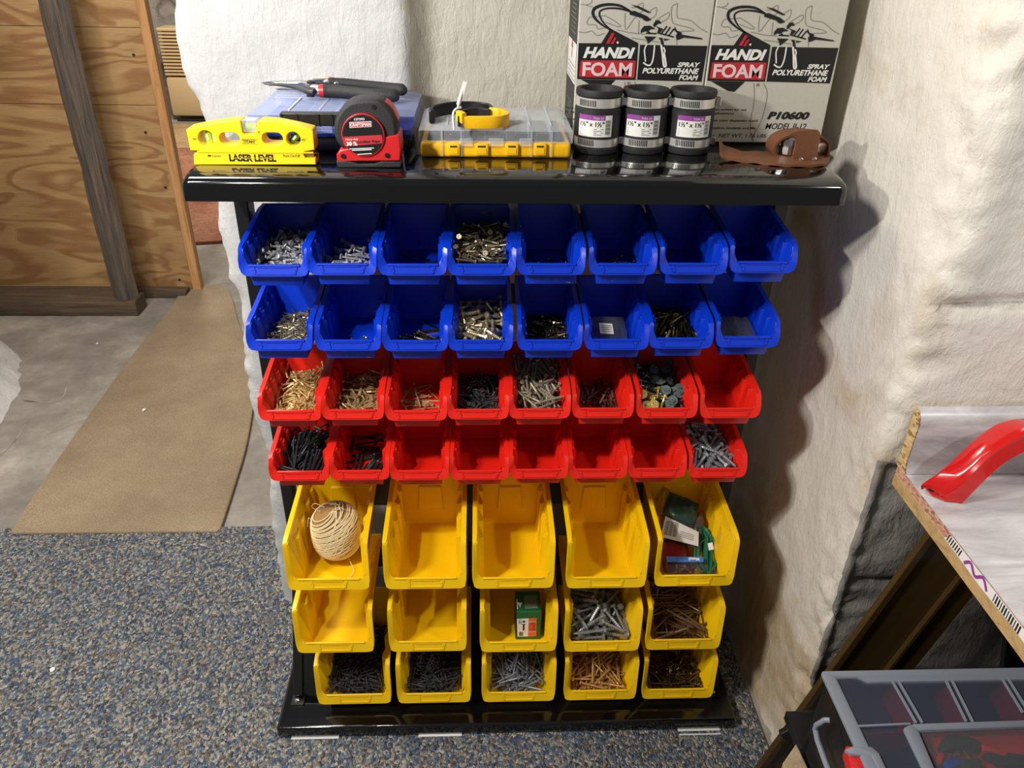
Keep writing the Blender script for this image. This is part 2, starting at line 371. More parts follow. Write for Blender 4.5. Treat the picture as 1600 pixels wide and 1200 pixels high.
# resting places of the loose screws, five whole numbers each: x, y, z in half millimetres inside their bin, heading and tilt in degrees
HEAPS = {
 'b11': [7,157,50,-144,2,42,194,54,0,6,41,149,49,-3,7,37,87,41,-149,3,-62,81,41,85,13,61,73,40,-93,0,5,40,36,-29,4,25,50,38,-7,6,-34,226,58,-157,3,6,234,59,-143,2,31,103,43,-179,6,-25,26,35,174,8,-44,144,48,127,12,24,128,46,154,9,39,37,36,-19,5,40,174,52,-27,3,-35,112,44,-16,4,-24,247,61,44,11,62,232,59,102,13,15,162,59,-3,-4,9,221,57,28,9,-10,92,42,-124,0,-27,212,61,-108,-12,-16,60,38,39,10,44,218,62,19,23,25,115,45,168,8,4,206,56,-152,3,-34,267,63,82,13,32,68,43,-143,14,37,205,56,14,8,-35,221,68,81,11,42,184,56,-13,5,1,171,51,-169,5,-35,56,44,171,-5,19,143,55,160,27,-64,92,55,-81,-12,2,174,68,-55,8,31,176,60,162,-5,-38,116,55,-148,31,2,218,69,-129,10,-53,120,53,110,8,13,251,61,-156,3,46,110,50,71,0,45,190,67,-58,11,42,251,61,87,13,-64,211,56,-83,-1,46,161,68,-75,-11,64,126,56,-101,-22,28,197,68,-85,17,-40,45,41,-177,-3,-26,180,52,-169,5,32,75,52,27,-5,-2,90,55,12,10,-27,111,56,54,16,17,192,70,90,-8,-23,139,48,-44,2,-11,43,46,-142,11,63,74,51,-95,15,37,118,54,-100,11,11,82,52,-142,32,46,234,73,-168,11,29,51,49,38,1],
 'b12': [45,46,18,-130,2,-34,122,25,109,11,37,104,24,8,7,37,83,22,-11,6,1,100,23,33,9,2,118,25,39,10,-53,48,18,-67,1,-52,111,24,101,12,14,94,27,21,22,50,47,27,-78,0,31,136,27,-63,1,-26,66,20,-170,5,-25,105,32,-174,8,33,162,29,-39,2,13,204,34,-24,4,-28,195,33,174,7,10,147,34,158,-3,-19,83,33,-22,-17,-2,220,35,172,7,-5,115,34,141,-3,5,42,17,-146,3,-60,95,29,86,28,23,41,17,51,10,18,158,34,-34,17,57,185,32,-90,0,-40,46,25,161,29,59,56,27,99,33,-29,160,29,111,11,22,62,28,77,14,-16,41,24,-149,21,-2,61,19,-157,4,40,132,37,0,-10,27,179,31,151,9,45,228,36,95,12,-21,94,28,0,21,-15,49,35,180,36,12,75,33,-101,-15,-19,240,37,151,9,2,106,43,165,3,-8,179,34,68,19,-40,67,34,80,-21,-6,39,34,-154,27],
 'b13': [42,43,4,-145,4,7,67,4,-153,4,38,56,4,14,4,44,88,4,-54,4,20,101,4,-110,4,1,48,4,42,4,34,118,5,-109,10,27,134,4,-146,4,10,43,6,44,12,19,74,8,35,-4,-57,84,4,-83,4,-4,98,4,33,4,33,176,4,-2,4,15,202,4,-50,4,-24,199,4,131,4,-43,81,4,-67,4],
 'b14': [-27,223,95,158,8,-5,63,67,-138,-2,-44,43,63,-145,-1,24,97,72,-29,0,-45,176,87,175,6,12,197,90,-141,-2,-43,25,68,5,-10,55,46,63,70,14,30,42,63,49,13,17,25,66,5,-4,-43,121,77,-175,4,-47,53,65,34,10,55,133,80,-66,-4,-44,112,80,-164,3,50,120,77,-75,-5,-26,100,78,32,0,-57,68,72,-68,8,18,86,70,165,7,-35,35,68,-175,21,-12,35,70,-171,24,-68,68,73,89,30,38,54,78,-21,33,69,164,85,-96,-6,26,177,87,-112,-5,60,170,86,82,15,-12,44,74,3,-17,-45,167,85,-175,4,-38,151,82,-179,4,-56,89,71,-57,-4,54,40,80,-138,40,-3,36,77,167,47,44,37,70,-172,6,19,112,75,-22,1,-32,84,70,-33,-1,-24,131,84,-151,14,9,207,92,-153,0,33,116,82,-19,17,-44,131,79,173,6,-1,58,74,173,28,14,81,82,-82,11,-23,48,85,5,-3,48,161,90,-137,-15,45,122,85,-7,21,-47,208,92,-13,2,26,55,80,-83,13,51,185,88,93,15,-13,145,89,88,0,-30,89,84,-153,-5,-47,216,97,-9,12,60,226,96,-76,-5,6,174,99,118,13,23,130,82,11,16,-36,106,78,-149,10,44,75,92,-10,10,15,50,77,-103,26,71,234,103,-94,8,4,131,86,88,15,44,72,82,27,-23,4,25,79,175,16,29,236,97,-38,-2,-42,60,81,161,15,37,85,88,0,-1,-20,87,79,-127,16,-46,188,92,-32,8,-47,158,89,4,-6,32,98,83,155,8,24,110,91,-30,-3,45,62,86,25,-8,28,160,91,65,0,21,170,97,-84,19,-40,93,89,29,3,6,243,99,-68,-5,-43,197,91,-23,1,-47,53,88,-1,27,-32,152,97,2,12,29,216,99,-66,-5,24,202,107,3,17,-64,42,84,-113,54,-6,131,89,-93,9,-46,105,89,-163,14,-46,144,91,-165,9,3,295,108,-5,4,38,182,101,177,7,5,72,82,99,13,-57,117,98,-103,28,26,137,93,46,16,31,122,91,12,25,-33,131,101,-46,3,-33,138,90,-12,27,-10,209,101,-128,16],
 'b15': [34,110,4,-135,4,-40,44,4,155,4,7,43,4,60,4,-3,92,4,43,4,41,142,4,161,4,-4,154,4,149,4,41,127,4,-167,4,-52,153,4,102,4,24,178,4,127,4,19,159,4,-10,4,-15,173,4,-11,4,-9,70,4,-171,4,33,38,4,30,4,-46,86,4,-65,4,-12,94,4,-132,4,-9,42,4,95,4,25,70,4,-38,4,-22,147,4,131,4,-23,117,4,10,4,-39,26,4,-179,4,-32,106,4,168,4,-36,122,4,18,4,20,40,4,-137,4,-40,130,4,-157,4,5,141,4,-14,4,-43,58,4,134,4,-52,204,4,81,4,5,124,4,-46,4,58,178,4,94,4,40,24,6,176,10],
 'b16': [-2,83,12,5,5,14,165,16,52,7,1,111,13,57,8,-45,37,9,127,7,59,70,11,95,8,12,61,11,-76,2,-7,117,13,73,8,44,114,13,30,7,-35,41,10,-65,3,-36,74,11,-21,4,37,32,9,-162,4,32,118,14,-144,4,43,42,10,0,5,-44,30,15,-165,-12,43,137,14,35,7,39,50,10,11,6,-18,144,15,30,7,42,94,15,133,16,-13,157,16,45,7,-6,48,10,107,8,7,47,10,108,8,2,92,12,-168,5,-43,62,11,-173,5,29,69,11,58,8,22,144,15,176,5,-17,41,10,141,7,10,136,14,-11,5,37,58,11,23,6,-33,104,13,-13,5,-31,128,14,-145,4,-14,75,11,-10,5,8,103,17,-104,19,-8,24,9,6,6,26,87,12,-111,3],
 'b21': [-11,30,22,-165,3,-17,82,27,10,5,25,39,23,-45,0,46,39,23,-28,2,9,57,25,-169,3,-8,46,24,-160,3,6,130,32,-24,2,56,116,31,102,10,44,67,26,174,5,-8,106,30,132,9,-45,104,30,-5,6,-36,52,24,-177,4,-53,173,36,-117,-1,-48,84,28,-118,-1,3,139,33,-11,3,3,68,26,-6,4,-46,111,30,173,5,24,89,28,-45,0,-22,60,27,12,12,15,90,28,-55,0,48,154,35,-58,-1,46,60,25,-12,3,-21,220,41,-152,2,46,91,28,-76,-1,64,31,35,85,59,48,178,37,-51,0,28,110,30,14,6,56,193,38,96,10,29,43,25,-37,3,-2,108,35,40,-6,63,116,31,93,13,20,73,33,136,-12,-3,152,34,-16,3,49,31,28,39,29,15,23,22,175,5,63,84,29,94,17,48,172,42,110,9,25,141,33,-59,-1,-37,192,38,-104,-1,-41,76,27,-94,-1,-62,84,28,88,10,-20,145,34,-175,4,64,192,38,-95,-1,-4,76,34,-149,-7,-25,170,36,-151,2,37,161,35,-68,-1,46,51,24,-30,1,49,163,35,127,9,-47,62,33,179,-18,-1,92,31,11,18,-24,122,33,-142,10,3,45,29,-54,-17,-58,39,23,97,10,49,62,32,-66,5,-17,36,23,15,6,53,89,30,-72,6,38,139,33,132,9,8,107,32,-142,11,6,169,36,8,5,1,130,37,-132,-11,31,89,32,132,-4,26,117,35,-156,17,24,23,30,5,9,18,39,26,128,20,30,53,27,156,17,-16,133,35,23,17,-13,75,27,2,5,-33,61,29,-81,14,-35,45,25,-165,-1,-3,219,41,19,6,-2,196,39,96,10,-63,40,28,-84,-12,37,93,32,-47,15,32,103,35,-25,3,-24,32,27,177,-4,32,47,30,-16,1,-36,78,32,-141,19,-31,153,36,-10,11,-45,116,35,-90,16,-22,102,34,97,26,48,120,34,-53,13,30,202,39,-6,4,4,122,36,35,25,2,162,35,-2,4,0,174,37,18,6],
 'b22': [39,99,3,148,5,40,66,3,-23,5,23,98,3,168,5,45,53,3,-36,5,41,24,3,175,5,42,119,3,-46,5,12,82,3,27,5,-1,71,3,-175,5,22,51,3,-11,5,24,80,3,16,5,-14,135,3,110,5,34,41,3,-10,5,46,103,3,-40,5,-9,47,3,67,5,43,77,3,5,5,55,133,3,-83,5,44,88,9,94,4,-28,81,3,172,5,6,27,3,-173,5,44,30,3,164,5,33,57,7,172,-7,21,123,3,64,5,9,36,3,-178,5,45,63,10,140,-4,18,70,5,-152,-3,15,131,3,68,5],
 'b23': [14,154,5,163,4,21,134,5,9,4,14,97,5,4,4,-5,86,5,169,4,-17,120,5,168,4,-12,76,5,178,4,12,52,5,161,4,-25,41,5,-25,4,28,68,5,3,4,-15,78,15,-177,12,-9,148,5,168,4,-3,44,5,-16,4,20,87,10,171,15,18,118,8,164,11,34,221,5,144,4,24,137,16,145,6,54,111,15,-101,10,58,113,5,-94,4,-28,140,5,174,4,32,52,8,157,13,20,128,13,154,13,1,104,9,8,13,28,191,5,8,4,-8,53,17,-118,0,-28,111,5,177,4,30,180,5,-169,4],
 'b24': [19,228,65,-18,2,-14,174,56,-158,1,24,251,73,-145,10,-5,105,46,-129,-2,-60,219,63,92,13,-39,54,38,-48,-2,-18,220,63,128,11,-18,202,70,-164,-13,-25,120,55,-23,14,-62,94,49,-86,6,-44,70,50,92,-1,11,26,45,175,26,-64,133,58,-87,12,32,140,52,-9,4,35,52,39,-44,-1,-25,47,54,-9,-23,32,153,53,1,5,-27,260,69,-1,4,64,174,69,96,-7,-20,139,51,173,6,36,98,51,90,26,-24,99,59,-49,8,-6,158,65,-121,1,20,194,66,-83,-13,-13,62,59,145,11,22,100,49,100,22,11,68,50,-62,-8,-10,46,63,-29,-3,-33,182,61,15,14,-36,172,71,-4,18,42,160,67,-142,24,-50,125,68,98,12,64,249,68,92,13,-45,205,79,-121,2,33,70,49,-35,-11,33,205,71,-59,-19,-41,94,70,-129,1,41,54,56,141,14],
 'b25': [-27,77,19,-169,3,-13,100,20,-25,2,28,180,24,-15,3,-48,57,26,-105,-12,32,114,20,-62,1,1,26,16,3,3,43,207,25,126,6,-28,161,23,180,3,17,194,27,-14,8,-35,136,27,144,17,-28,118,21,163,4,26,102,28,-3,19,-49,200,28,-64,6,9,153,26,79,15,-22,203,25,63,6,13,38,17,9,4,-5,88,29,-107,-15,27,56,18,4,4,-1,138,28,91,7,16,143,27,70,14,-11,122,28,-98,14,14,60,25,22,-7,-18,136,31,-106,5,-23,39,24,-160,16,37,128,28,-139,14,36,77,32,-60,26,32,137,27,38,-4,-3,145,39,147,8,29,49,26,14,12,17,56,34,-113,-3],
 'b27': [12,104,33,77,9,61,106,33,91,9,13,174,42,49,7,-28,121,35,108,9,-14,199,45,-100,-4,39,151,39,72,9,-48,73,29,-87,-5,-30,90,31,111,9,26,122,43,-103,-9,48,146,48,98,15,-6,191,53,-152,12,-21,170,54,-150,2,6,48,31,150,13,49,94,32,-83,-5,-23,230,55,144,-1,15,58,33,-37,-7,-26,107,44,63,6,-48,118,48,69,25,39,107,39,-92,-11,-8,42,40,180,0,4,116,39,77,15,26,148,59,38,13,55,71,44,100,10,15,33,34,-6,14,-14,26,32,177,14,-29,127,49,-117,-7,27,203,57,-101,11,-21,69,50,67,1],
 'b28': [-7,98,5,95,3,-43,147,5,-108,3,-31,71,5,-55,3,37,116,5,-75,3,27,191,5,82,3,33,71,5,-90,3,-24,198,5,-94,3,-58,63,5,-88,3,12,188,5,83,3,-21,143,6,58,4,-18,73,5,120,3,17,104,5,99,3,27,119,15,150,6,20,152,10,10,-4,-2,216,5,82,3,-37,58,7,115,7],
 'r31': [36,39,34,-45,-1,66,171,54,-95,-3,-6,78,40,150,9,1,176,55,-119,-3,-32,125,47,-129,-2,-26,44,35,-116,-3,64,125,47,94,13,48,41,40,-61,16,60,204,59,79,13,-23,117,51,-154,19,36,110,45,32,10,25,140,49,139,10,9,101,43,108,13,-11,139,49,-49,-2,1,99,43,-68,-3,-26,218,61,114,13,-57,81,40,103,13,-45,203,58,72,13,59,80,40,83,13,63,55,37,-95,-3,55,130,52,-66,12,-46,53,40,-31,15,-58,231,63,111,13,-29,160,52,49,11,31,85,41,-148,0,-17,43,34,67,13,15,215,60,47,11,39,70,38,-123,-2,57,170,54,-106,-3,30,74,39,-137,-1,-20,193,57,-52,-2,58,187,61,-127,-14,38,34,43,-150,-27,0,75,47,-79,-2,54,55,42,-65,17,-42,181,55,-158,1,53,97,50,-93,-11,-25,108,45,-145,2,-3,213,60,-114,-3,14,130,47,137,11,-6,149,55,-153,17,-1,64,38,153,9,50,248,65,126,12,45,191,57,73,13,7,31,39,-164,25,-38,42,34,-126,-2,52,269,68,102,13,49,69,46,-40,3,27,168,53,-35,0,-6,25,34,177,15,-49,87,41,-77,-4,27,34,46,-36,46,-37,161,58,-144,-14,13,72,52,-132,16,20,158,54,-54,7,34,110,54,-98,-22,-48,120,46,-140,-1,8,198,58,30,9,23,70,48,-118,4,-63,273,69,94,13,-8,40,39,-168,22,43,128,54,-88,18,16,231,63,56,12,45,145,55,-26,20,13,140,54,141,29,-62,42,34,-84,-4,-32,147,53,43,21,14,104,50,-94,17,-6,241,64,16,7,18,183,60,2,-7,5,41,42,26,-13,27,161,60,139,3,-64,139,49,86,13,32,60,47,-89,6,38,135,59,-136,-27,-26,97,43,26,9,8,161,63,-62,6,41,167,59,-38,20,44,219,63,41,18,22,101,50,-81,20],
 'r32': [32,117,28,-143,1,56,232,37,-82,-1,36,49,23,-166,3,28,60,24,20,6,-20,71,25,129,8,-19,239,38,37,7,-1,36,22,156,6,-28,137,30,22,6,48,206,35,106,8,41,101,27,47,7,24,94,26,-129,0,15,57,31,144,-6,15,155,31,-31,2,-29,175,33,-179,4,38,85,26,38,7,-21,25,21,176,5,-21,106,27,153,6,-36,78,33,-51,-3,-10,108,34,-89,6,4,35,30,149,14,-36,62,24,160,6,35,178,36,-29,9,-42,48,30,-36,19,-51,99,27,109,9,-50,69,36,112,-6,-35,128,36,-168,20,19,177,33,-36,1,-32,37,22,168,5,-1,110,31,-80,7,51,146,34,-120,9,38,52,32,-31,1,12,41,34,-30,-4,31,239,42,180,-4,36,76,31,20,-7,-32,32,29,172,12,-24,94,33,118,23,40,272,41,155,6,-3,183,33,144,7,7,141,32,-61,-4,32,189,35,153,3,31,155,38,-28,18,-5,62,36,141,9,15,148,40,-68,6,11,213,36,-25,2,61,61,31,91,26,-37,213,36,164,5,52,125,36,-115,18,1,163,41,93,6,-20,149,41,-66,4,-56,269,40,93,9],
 'r33': [-4,202,4,-25,2,-30,100,4,-109,2,17,111,7,15,-2,-1,148,5,-177,4,16,136,6,-178,6,-11,69,4,-137,2,-4,125,9,5,-1,9,85,11,68,12,16,163,4,-5,2,-40,96,14,114,4,-20,200,4,-30,2,-19,242,4,22,2,-14,25,4,2,2,15,36,4,-178,2,34,209,4,-60,2,-17,167,9,6,10,-44,206,9,68,10,22,54,9,-151,10,-16,156,4,180,2,-7,151,18,104,4,0,208,12,49,-1,17,61,8,-156,8],
 'r34': [-53,211,38,106,9,-26,174,35,-106,0,2,77,27,-168,4,48,211,38,-59,1,15,179,35,101,9,-34,182,35,-116,0,51,153,33,68,9,-4,135,32,-63,0,-8,116,30,130,8,39,42,24,-27,2,31,240,40,-21,3,43,195,38,111,13,61,73,27,-95,0,-54,108,29,-75,0,-1,273,43,75,9,36,118,33,-154,11,16,67,26,22,6,22,60,27,-165,9,-1,204,37,102,9,-12,46,24,-13,3,-38,25,23,173,6,-37,230,39,124,8,-29,34,24,-16,3,56,96,29,82,9,3,69,31,21,19,-14,86,28,-170,4,34,35,31,-160,-12,-45,116,30,-62,0,16,133,35,159,17,47,68,30,95,5,-14,216,38,113,9,-39,202,44,-156,2,-39,144,32,175,5,-38,57,25,179,5,-39,70,35,-32,-4,-45,179,43,-28,23,0,155,34,-30,3,63,242,41,-95,1,11,215,44,52,-5,22,160,39,-47,-10,-61,93,28,-85,0,26,93,31,-160,10,35,102,34,-7,18,-5,163,40,-50,19,28,188,36,103,9,40,25,30,6,24,-11,56,36,52,17,-13,90,36,-94,21,-5,36,32,-15,22,-7,186,36,-58,1,-4,184,45,177,2,42,128,36,-161,16,35,50,33,1,16,-28,197,43,25,15,-22,95,36,-106,20],
 'r35': [30,216,90,57,11,32,123,73,-40,-4,-60,198,87,101,12,-52,224,91,-82,-8,-61,147,79,-83,-5,-48,96,68,-101,-8,68,104,80,93,-1,45,65,63,-66,-7,-18,105,70,113,12,1,43,59,151,7,16,124,74,-44,-4,-18,77,69,130,16,-46,145,84,-63,-6,-32,93,85,95,22,60,205,88,-89,-8,-36,194,86,101,12,-56,225,101,-90,-8,70,203,88,90,13,55,223,98,80,23,0,85,66,108,12,-67,122,73,-86,-8,-15,73,81,19,-15,41,75,75,50,25,-41,159,94,-101,1,7,176,87,119,15,-46,66,72,-83,-18,-2,175,82,124,11,12,270,100,-7,1,46,168,81,-76,-8,-43,184,97,-107,-3,36,63,78,-72,-27,-71,192,95,-87,-6,-27,54,77,-29,-10,46,102,90,99,-10,14,77,81,96,16,37,165,91,124,8,28,28,68,9,21,5,114,82,61,9,24,66,79,89,7,-23,83,91,-101,10,-41,51,77,-35,-25,36,203,97,124,9,35,118,83,-81,8,-10,66,95,-70,-6,-27,187,97,74,25,31,194,95,-58,-4,17,57,86,130,4,31,182,102,-65,-6,30,25,86,178,-18,9,185,101,-67,1,-14,166,90,80,25,25,111,99,-135,9,17,72,90,-49,-9,37,216,104,-77,9,-9,119,89,113,5,47,216,103,-75,-2,68,169,93,96,9,-29,282,102,12,4,-5,169,96,78,30,-66,210,104,94,7],
 'r36': [-45,191,18,-106,-1,41,82,13,-84,-1,-30,168,17,72,5,33,207,19,-86,-1,11,65,12,105,5,59,85,13,91,5,55,170,23,85,-1,5,180,18,80,5,47,100,16,-82,3,-53,76,12,79,5,-41,79,12,75,5,27,92,13,102,5,17,92,14,106,5,-42,161,18,76,5,30,132,19,-83,5,-7,144,21,-93,7,-2,212,19,-110,-1,47,168,17,93,5,-6,69,12,107,5,-57,202,19,84,5,19,197,22,78,10,22,134,27,64,6,-8,174,27,75,5,-25,159,23,96,16,19,66,20,86,7,-2,153,29,50,-2],
 'r37': [54,250,77,-132,6,-30,75,48,97,22,-41,171,65,180,15,62,177,65,103,22,-40,143,61,177,15,-21,199,68,168,15,-36,50,45,-59,5,61,101,53,-104,4,-53,47,44,-89,4,-61,99,53,-76,4,26,171,64,24,17,-41,235,74,165,15,46,110,54,-135,6,-60,197,83,84,-12,-28,112,54,162,16,17,67,48,134,21,-1,168,63,-144,8,-20,59,54,176,35,18,236,74,149,18,44,213,71,-154,9,12,50,45,-57,7,43,129,57,-173,12,63,129,65,-101,24,30,64,57,-104,33,9,124,70,125,-10,-13,218,71,-6,12,-10,95,57,74,35,-11,200,81,-52,-7,13,102,67,-91,45,-4,49,55,59,48,30,153,61,-9,11,-23,179,74,180,36,-43,288,83,-157,9,58,44,43,108,21],
 'r41': [17,131,42,75,7,33,200,49,52,6,26,208,50,56,7,24,61,35,54,7,55,70,36,-103,-4,13,62,36,58,9,-13,115,40,61,7,1,250,54,42,6,40,127,41,64,7,30,130,42,68,7,20,193,57,21,11,-47,169,46,103,8,-2,111,49,49,8,-8,121,51,55,11,-64,188,55,90,18,-14,203,49,58,7,-57,165,53,-94,-12,-17,80,37,-111,-3,8,179,60,46,24,14,100,46,-123,-10,-21,26,46,176,22,59,134,53,-86,-6,-33,170,52,94,16,8,166,56,40,20,-42,119,56,101,13,14,80,44,59,15,49,70,50,72,22,-18,178,58,72,8,39,66,44,76,19,29,71,48,81,24,17,249,64,-38,0,-20,295,59,-2,2,-48,149,51,-90,-12,12,135,62,51,12,20,68,51,87,19,-22,138,50,69,18,-40,74,49,119,8,15,118,57,56,28,-16,129,51,65,20,-1,140,64,54,16,5,85,55,84,21,-24,214,61,-90,8,-30,92,57,95,6,-36,241,53,78,8,-37,154,56,88,21,62,63,53,84,31,-66,139,66,88,1,-16,90,58,57,33,36,65,53,75,24,-18,35,49,167,10],
 'r42': [28,137,5,66,2,33,123,5,62,2,20,147,5,71,2,-2,155,11,12,11,35,72,6,81,4,47,70,5,80,2,14,202,5,87,2,-14,169,16,-1,17,-10,212,10,-24,11,-13,142,10,-167,-5,-9,276,5,-14,2,26,104,12,90,13,-3,232,15,4,7,-10,196,10,-25,10,-31,101,12,88,13,-58,237,7,88,5,27,66,13,70,13,-12,294,5,-3,2,-9,85,5,-108,2,-16,122,15,88,16,-40,71,12,-65,12,13,75,15,-119,-10,43,68,14,74,7,5,273,15,18,5],
 'r48': [-35,110,56,-98,-4,30,63,49,-174,4,-14,42,45,-170,3,0,27,51,175,23,40,186,67,-151,1,-43,157,63,74,13,17,213,71,-11,3,50,48,54,66,30,27,79,51,175,6,36,150,62,52,12,51,92,60,-121,14,40,131,60,45,14,-10,124,58,-104,-3,-62,140,60,-84,-4,36,109,57,33,12,47,259,78,-101,-4,-48,127,73,45,-10,18,109,64,29,28,20,149,68,50,27,23,55,64,-61,-10,-55,80,62,-94,-22,-1,231,74,172,6,-16,187,67,108,13,-25,66,60,-14,26,0,178,76,-107,-4,-51,154,78,107,-16,-37,91,70,71,3,-65,201,81,-87,22,-46,42,66,43,26,-8,249,76,-14,3,9,41,58,178,32,44,45,69,141,25,1,96,73,-14,-16,-48,197,79,96,-4,-59,60,70,75,21,-4,129,73,151,40],
 'y24': [-3,203,74,-119,-4,-56,273,84,110,11,39,50,51,-13,1,64,271,84,131,10,-9,85,56,40,9,-42,38,49,-1,3,74,178,70,-74,-5,54,256,82,-46,-3,37,64,62,-166,13,-65,154,66,-57,-4,-91,104,59,89,12,-30,80,67,-7,17,-85,83,71,-73,-8,60,123,76,-129,-17,-46,280,99,-140,15,10,174,69,-121,-4,20,138,68,-131,2,-23,141,84,-163,-1,-37,154,89,17,1,-41,32,85,3,6,-4,266,83,78,12,-48,218,85,-33,10,-55,92,86,35,1,10,124,94,117,23,-24,91,92,-127,-22,76,94,76,116,33,43,155,81,85,0,-43,247,93,-6,3,54,82,80,140,33,94,81,78,93,12,-72,79,101,111,-6,34,232,88,54,23,78,167,95,-90,25,49,54,82,175,27,-18,222,90,-22,6,58,178,97,-129,3,-49,200,92,147,-10,-43,217,102,-29,17,-37,162,104,138,-29,-33,61,95,33,5],
 'y25': [-2,56,49,-157,-1,35,165,65,1,2,26,239,76,-162,-1,52,219,79,139,14,-3,256,86,-54,2,62,85,53,-61,-6,-43,178,67,39,7,-44,164,65,-143,-3,-10,140,61,11,4,-53,215,75,-108,-3,-9,69,58,-35,3,35,76,58,-2,8,-46,90,63,88,7,-24,39,66,180,-3,20,63,57,-29,-8,-11,132,69,-46,-12,34,92,68,-125,9,3,77,80,125,-16,-47,92,73,-140,-11,30,174,70,-176,6,15,148,77,-149,4,6,184,74,5,-3,-89,108,73,-96,2,-54,285,86,45,12,33,127,76,-165,16,17,84,85,161,19,-43,127,81,-151,4,38,160,84,-44,2,-46,272,87,-130,-10,33,118,74,-163,10,-51,236,84,37,16,-37,157,85,-3,3,47,82,81,149,19,41,67,77,164,23,-87,254,85,77,4,-83,190,76,75,18,47,193,88,38,-8,-98,244,80,89,9,-37,194,90,-4,2,-39,29,68,2,24,-37,147,86,-8,5,38,284,87,-178,7,-37,187,82,-171,9,94,99,61,92,17],
 'y31': [-72,105,57,-148,3,52,186,62,-178,4,84,287,67,69,7,-57,233,64,163,5,65,137,59,-70,2,-57,281,66,10,5,-20,193,62,-22,3,-47,165,60,12,5,-7,118,58,-61,2,-56,191,62,-14,4,45,227,64,121,7,-66,119,58,-164,4,-57,102,57,-132,2,-22,237,64,-76,2,12,331,69,-5,5,6,291,67,136,6,-82,55,55,113,7,-60,154,60,-173,4,81,232,67,-97,4,-56,170,66,10,18,27,46,55,16,5,-13,47,55,11,5,15,103,57,120,7,74,241,64,-106,2,23,173,62,1,5,-96,269,66,-87,2,97,271,66,-95,2,6,231,64,69,7,61,240,71,-35,19,-70,128,59,21,6,-71,186,62,161,5,-8,199,62,-12,4,-65,222,63,-24,3,22,117,58,-48,2,1,37,63,-11,9,87,213,63,-88,2,32,306,68,-6,4,59,149,66,-92,8,95,157,60,-91,2,-72,306,68,154,6,53,38,60,-13,-8,71,51,55,27,6,44,260,65,165,5,-36,102,57,60,7,97,210,63,94,8,43,143,60,136,7,-71,59,62,-171,19,73,83,56,156,6,34,207,63,162,5,-38,198,68,-1,13,89,103,70,99,6,54,315,75,176,-8,22,221,70,164,20,-45,326,69,176,5,-30,36,55,-171,5,13,33,54,-2,4,-8,55,63,-159,2,-32,149,60,1,5,-42,49,55,-169,4,-96,153,60,86,7,52,80,56,-26,3,74,128,69,-98,12,71,44,62,-4,-5,-81,141,71,43,26,-60,245,64,-22,3,-3,204,72,102,-9,-10,31,68,165,38,-8,264,65,-86,2,-67,315,68,-21,3,-71,289,71,-176,9,-25,54,73,-51,43,-26,303,71,99,16,35,161,74,15,-1,83,150,60,84,7,-47,28,80,6,-37,-67,103,68,-84,5,-24,106,62,56,18,-52,269,66,-178,4,-97,96,70,-86,27,-74,33,76,-177,-44,-71,189,73,-172,8,7,237,75,-18,-4,-93,119,71,96,6,87,112,61,-77,-5,-14,139,64,-6,11,61,65,62,156,-7,-46,255,79,167,2,68,286,76,-84,-12,-47,53,64,73,-10,47,124,59,-54,3,-31,252,71,171,-8,-74,280,75,19,7,32,57,63,-160,22,39,106,69,-156,2,-19,159,63,-174,12,-85,305,81,89,-3,65,212,77,-68,12,-32,68,68,16,-19,38,134,79,-116,1,3,65,55,-174,4,-63,248,75,173,8,-56,179,69,-168,-10,-65,311,78,33,7,72,295,67,72,7,-63,299,79,169,31,-34,114,74,-168,-7,-81,224,71,-42,-12,-17,290,75,159,18,-52,81,62,-102,15,-77,44,66,-32,26,-38,121,66,76,11,-63,187,80,123,10,1,252,76,157,2,88,65,67,108,-5,-16,101,64,46,21,4,157,65,119,19,44,141,71,6,31,81,267,74,-81,5,48,193,69,-175,20,-33,275,72,1,7,14,273,77,-123,26,43,85,65,-14,8,45,249,74,99,7,-72,203,71,156,-12,-11,163,70,-70,23,-48,238,76,-165,3,-29,89,66,168,8,69,150,66,86,-4,14,115,69,-128,20,39,119,64,126,20,31,297,69,-16,2,40,55,70,-75,5,45,196,79,-63,16,12,288,75,60,18,-74,137,66,31,23,-8,317,79,4,-14,26,171,74,-149,11,59,268,73,-101,17,-83,95,68,88,9,30,149,78,-13,46,0,175,82,-130,1,55,220,69,-80,16,3,83,58,-20,7,38,88,72,-161,1,25,202,70,158,23,-21,230,76,29,32,-19,65,72,11,-10,-72,159,70,157,12,-40,219,72,-19,13,-75,86,73,-94,8],
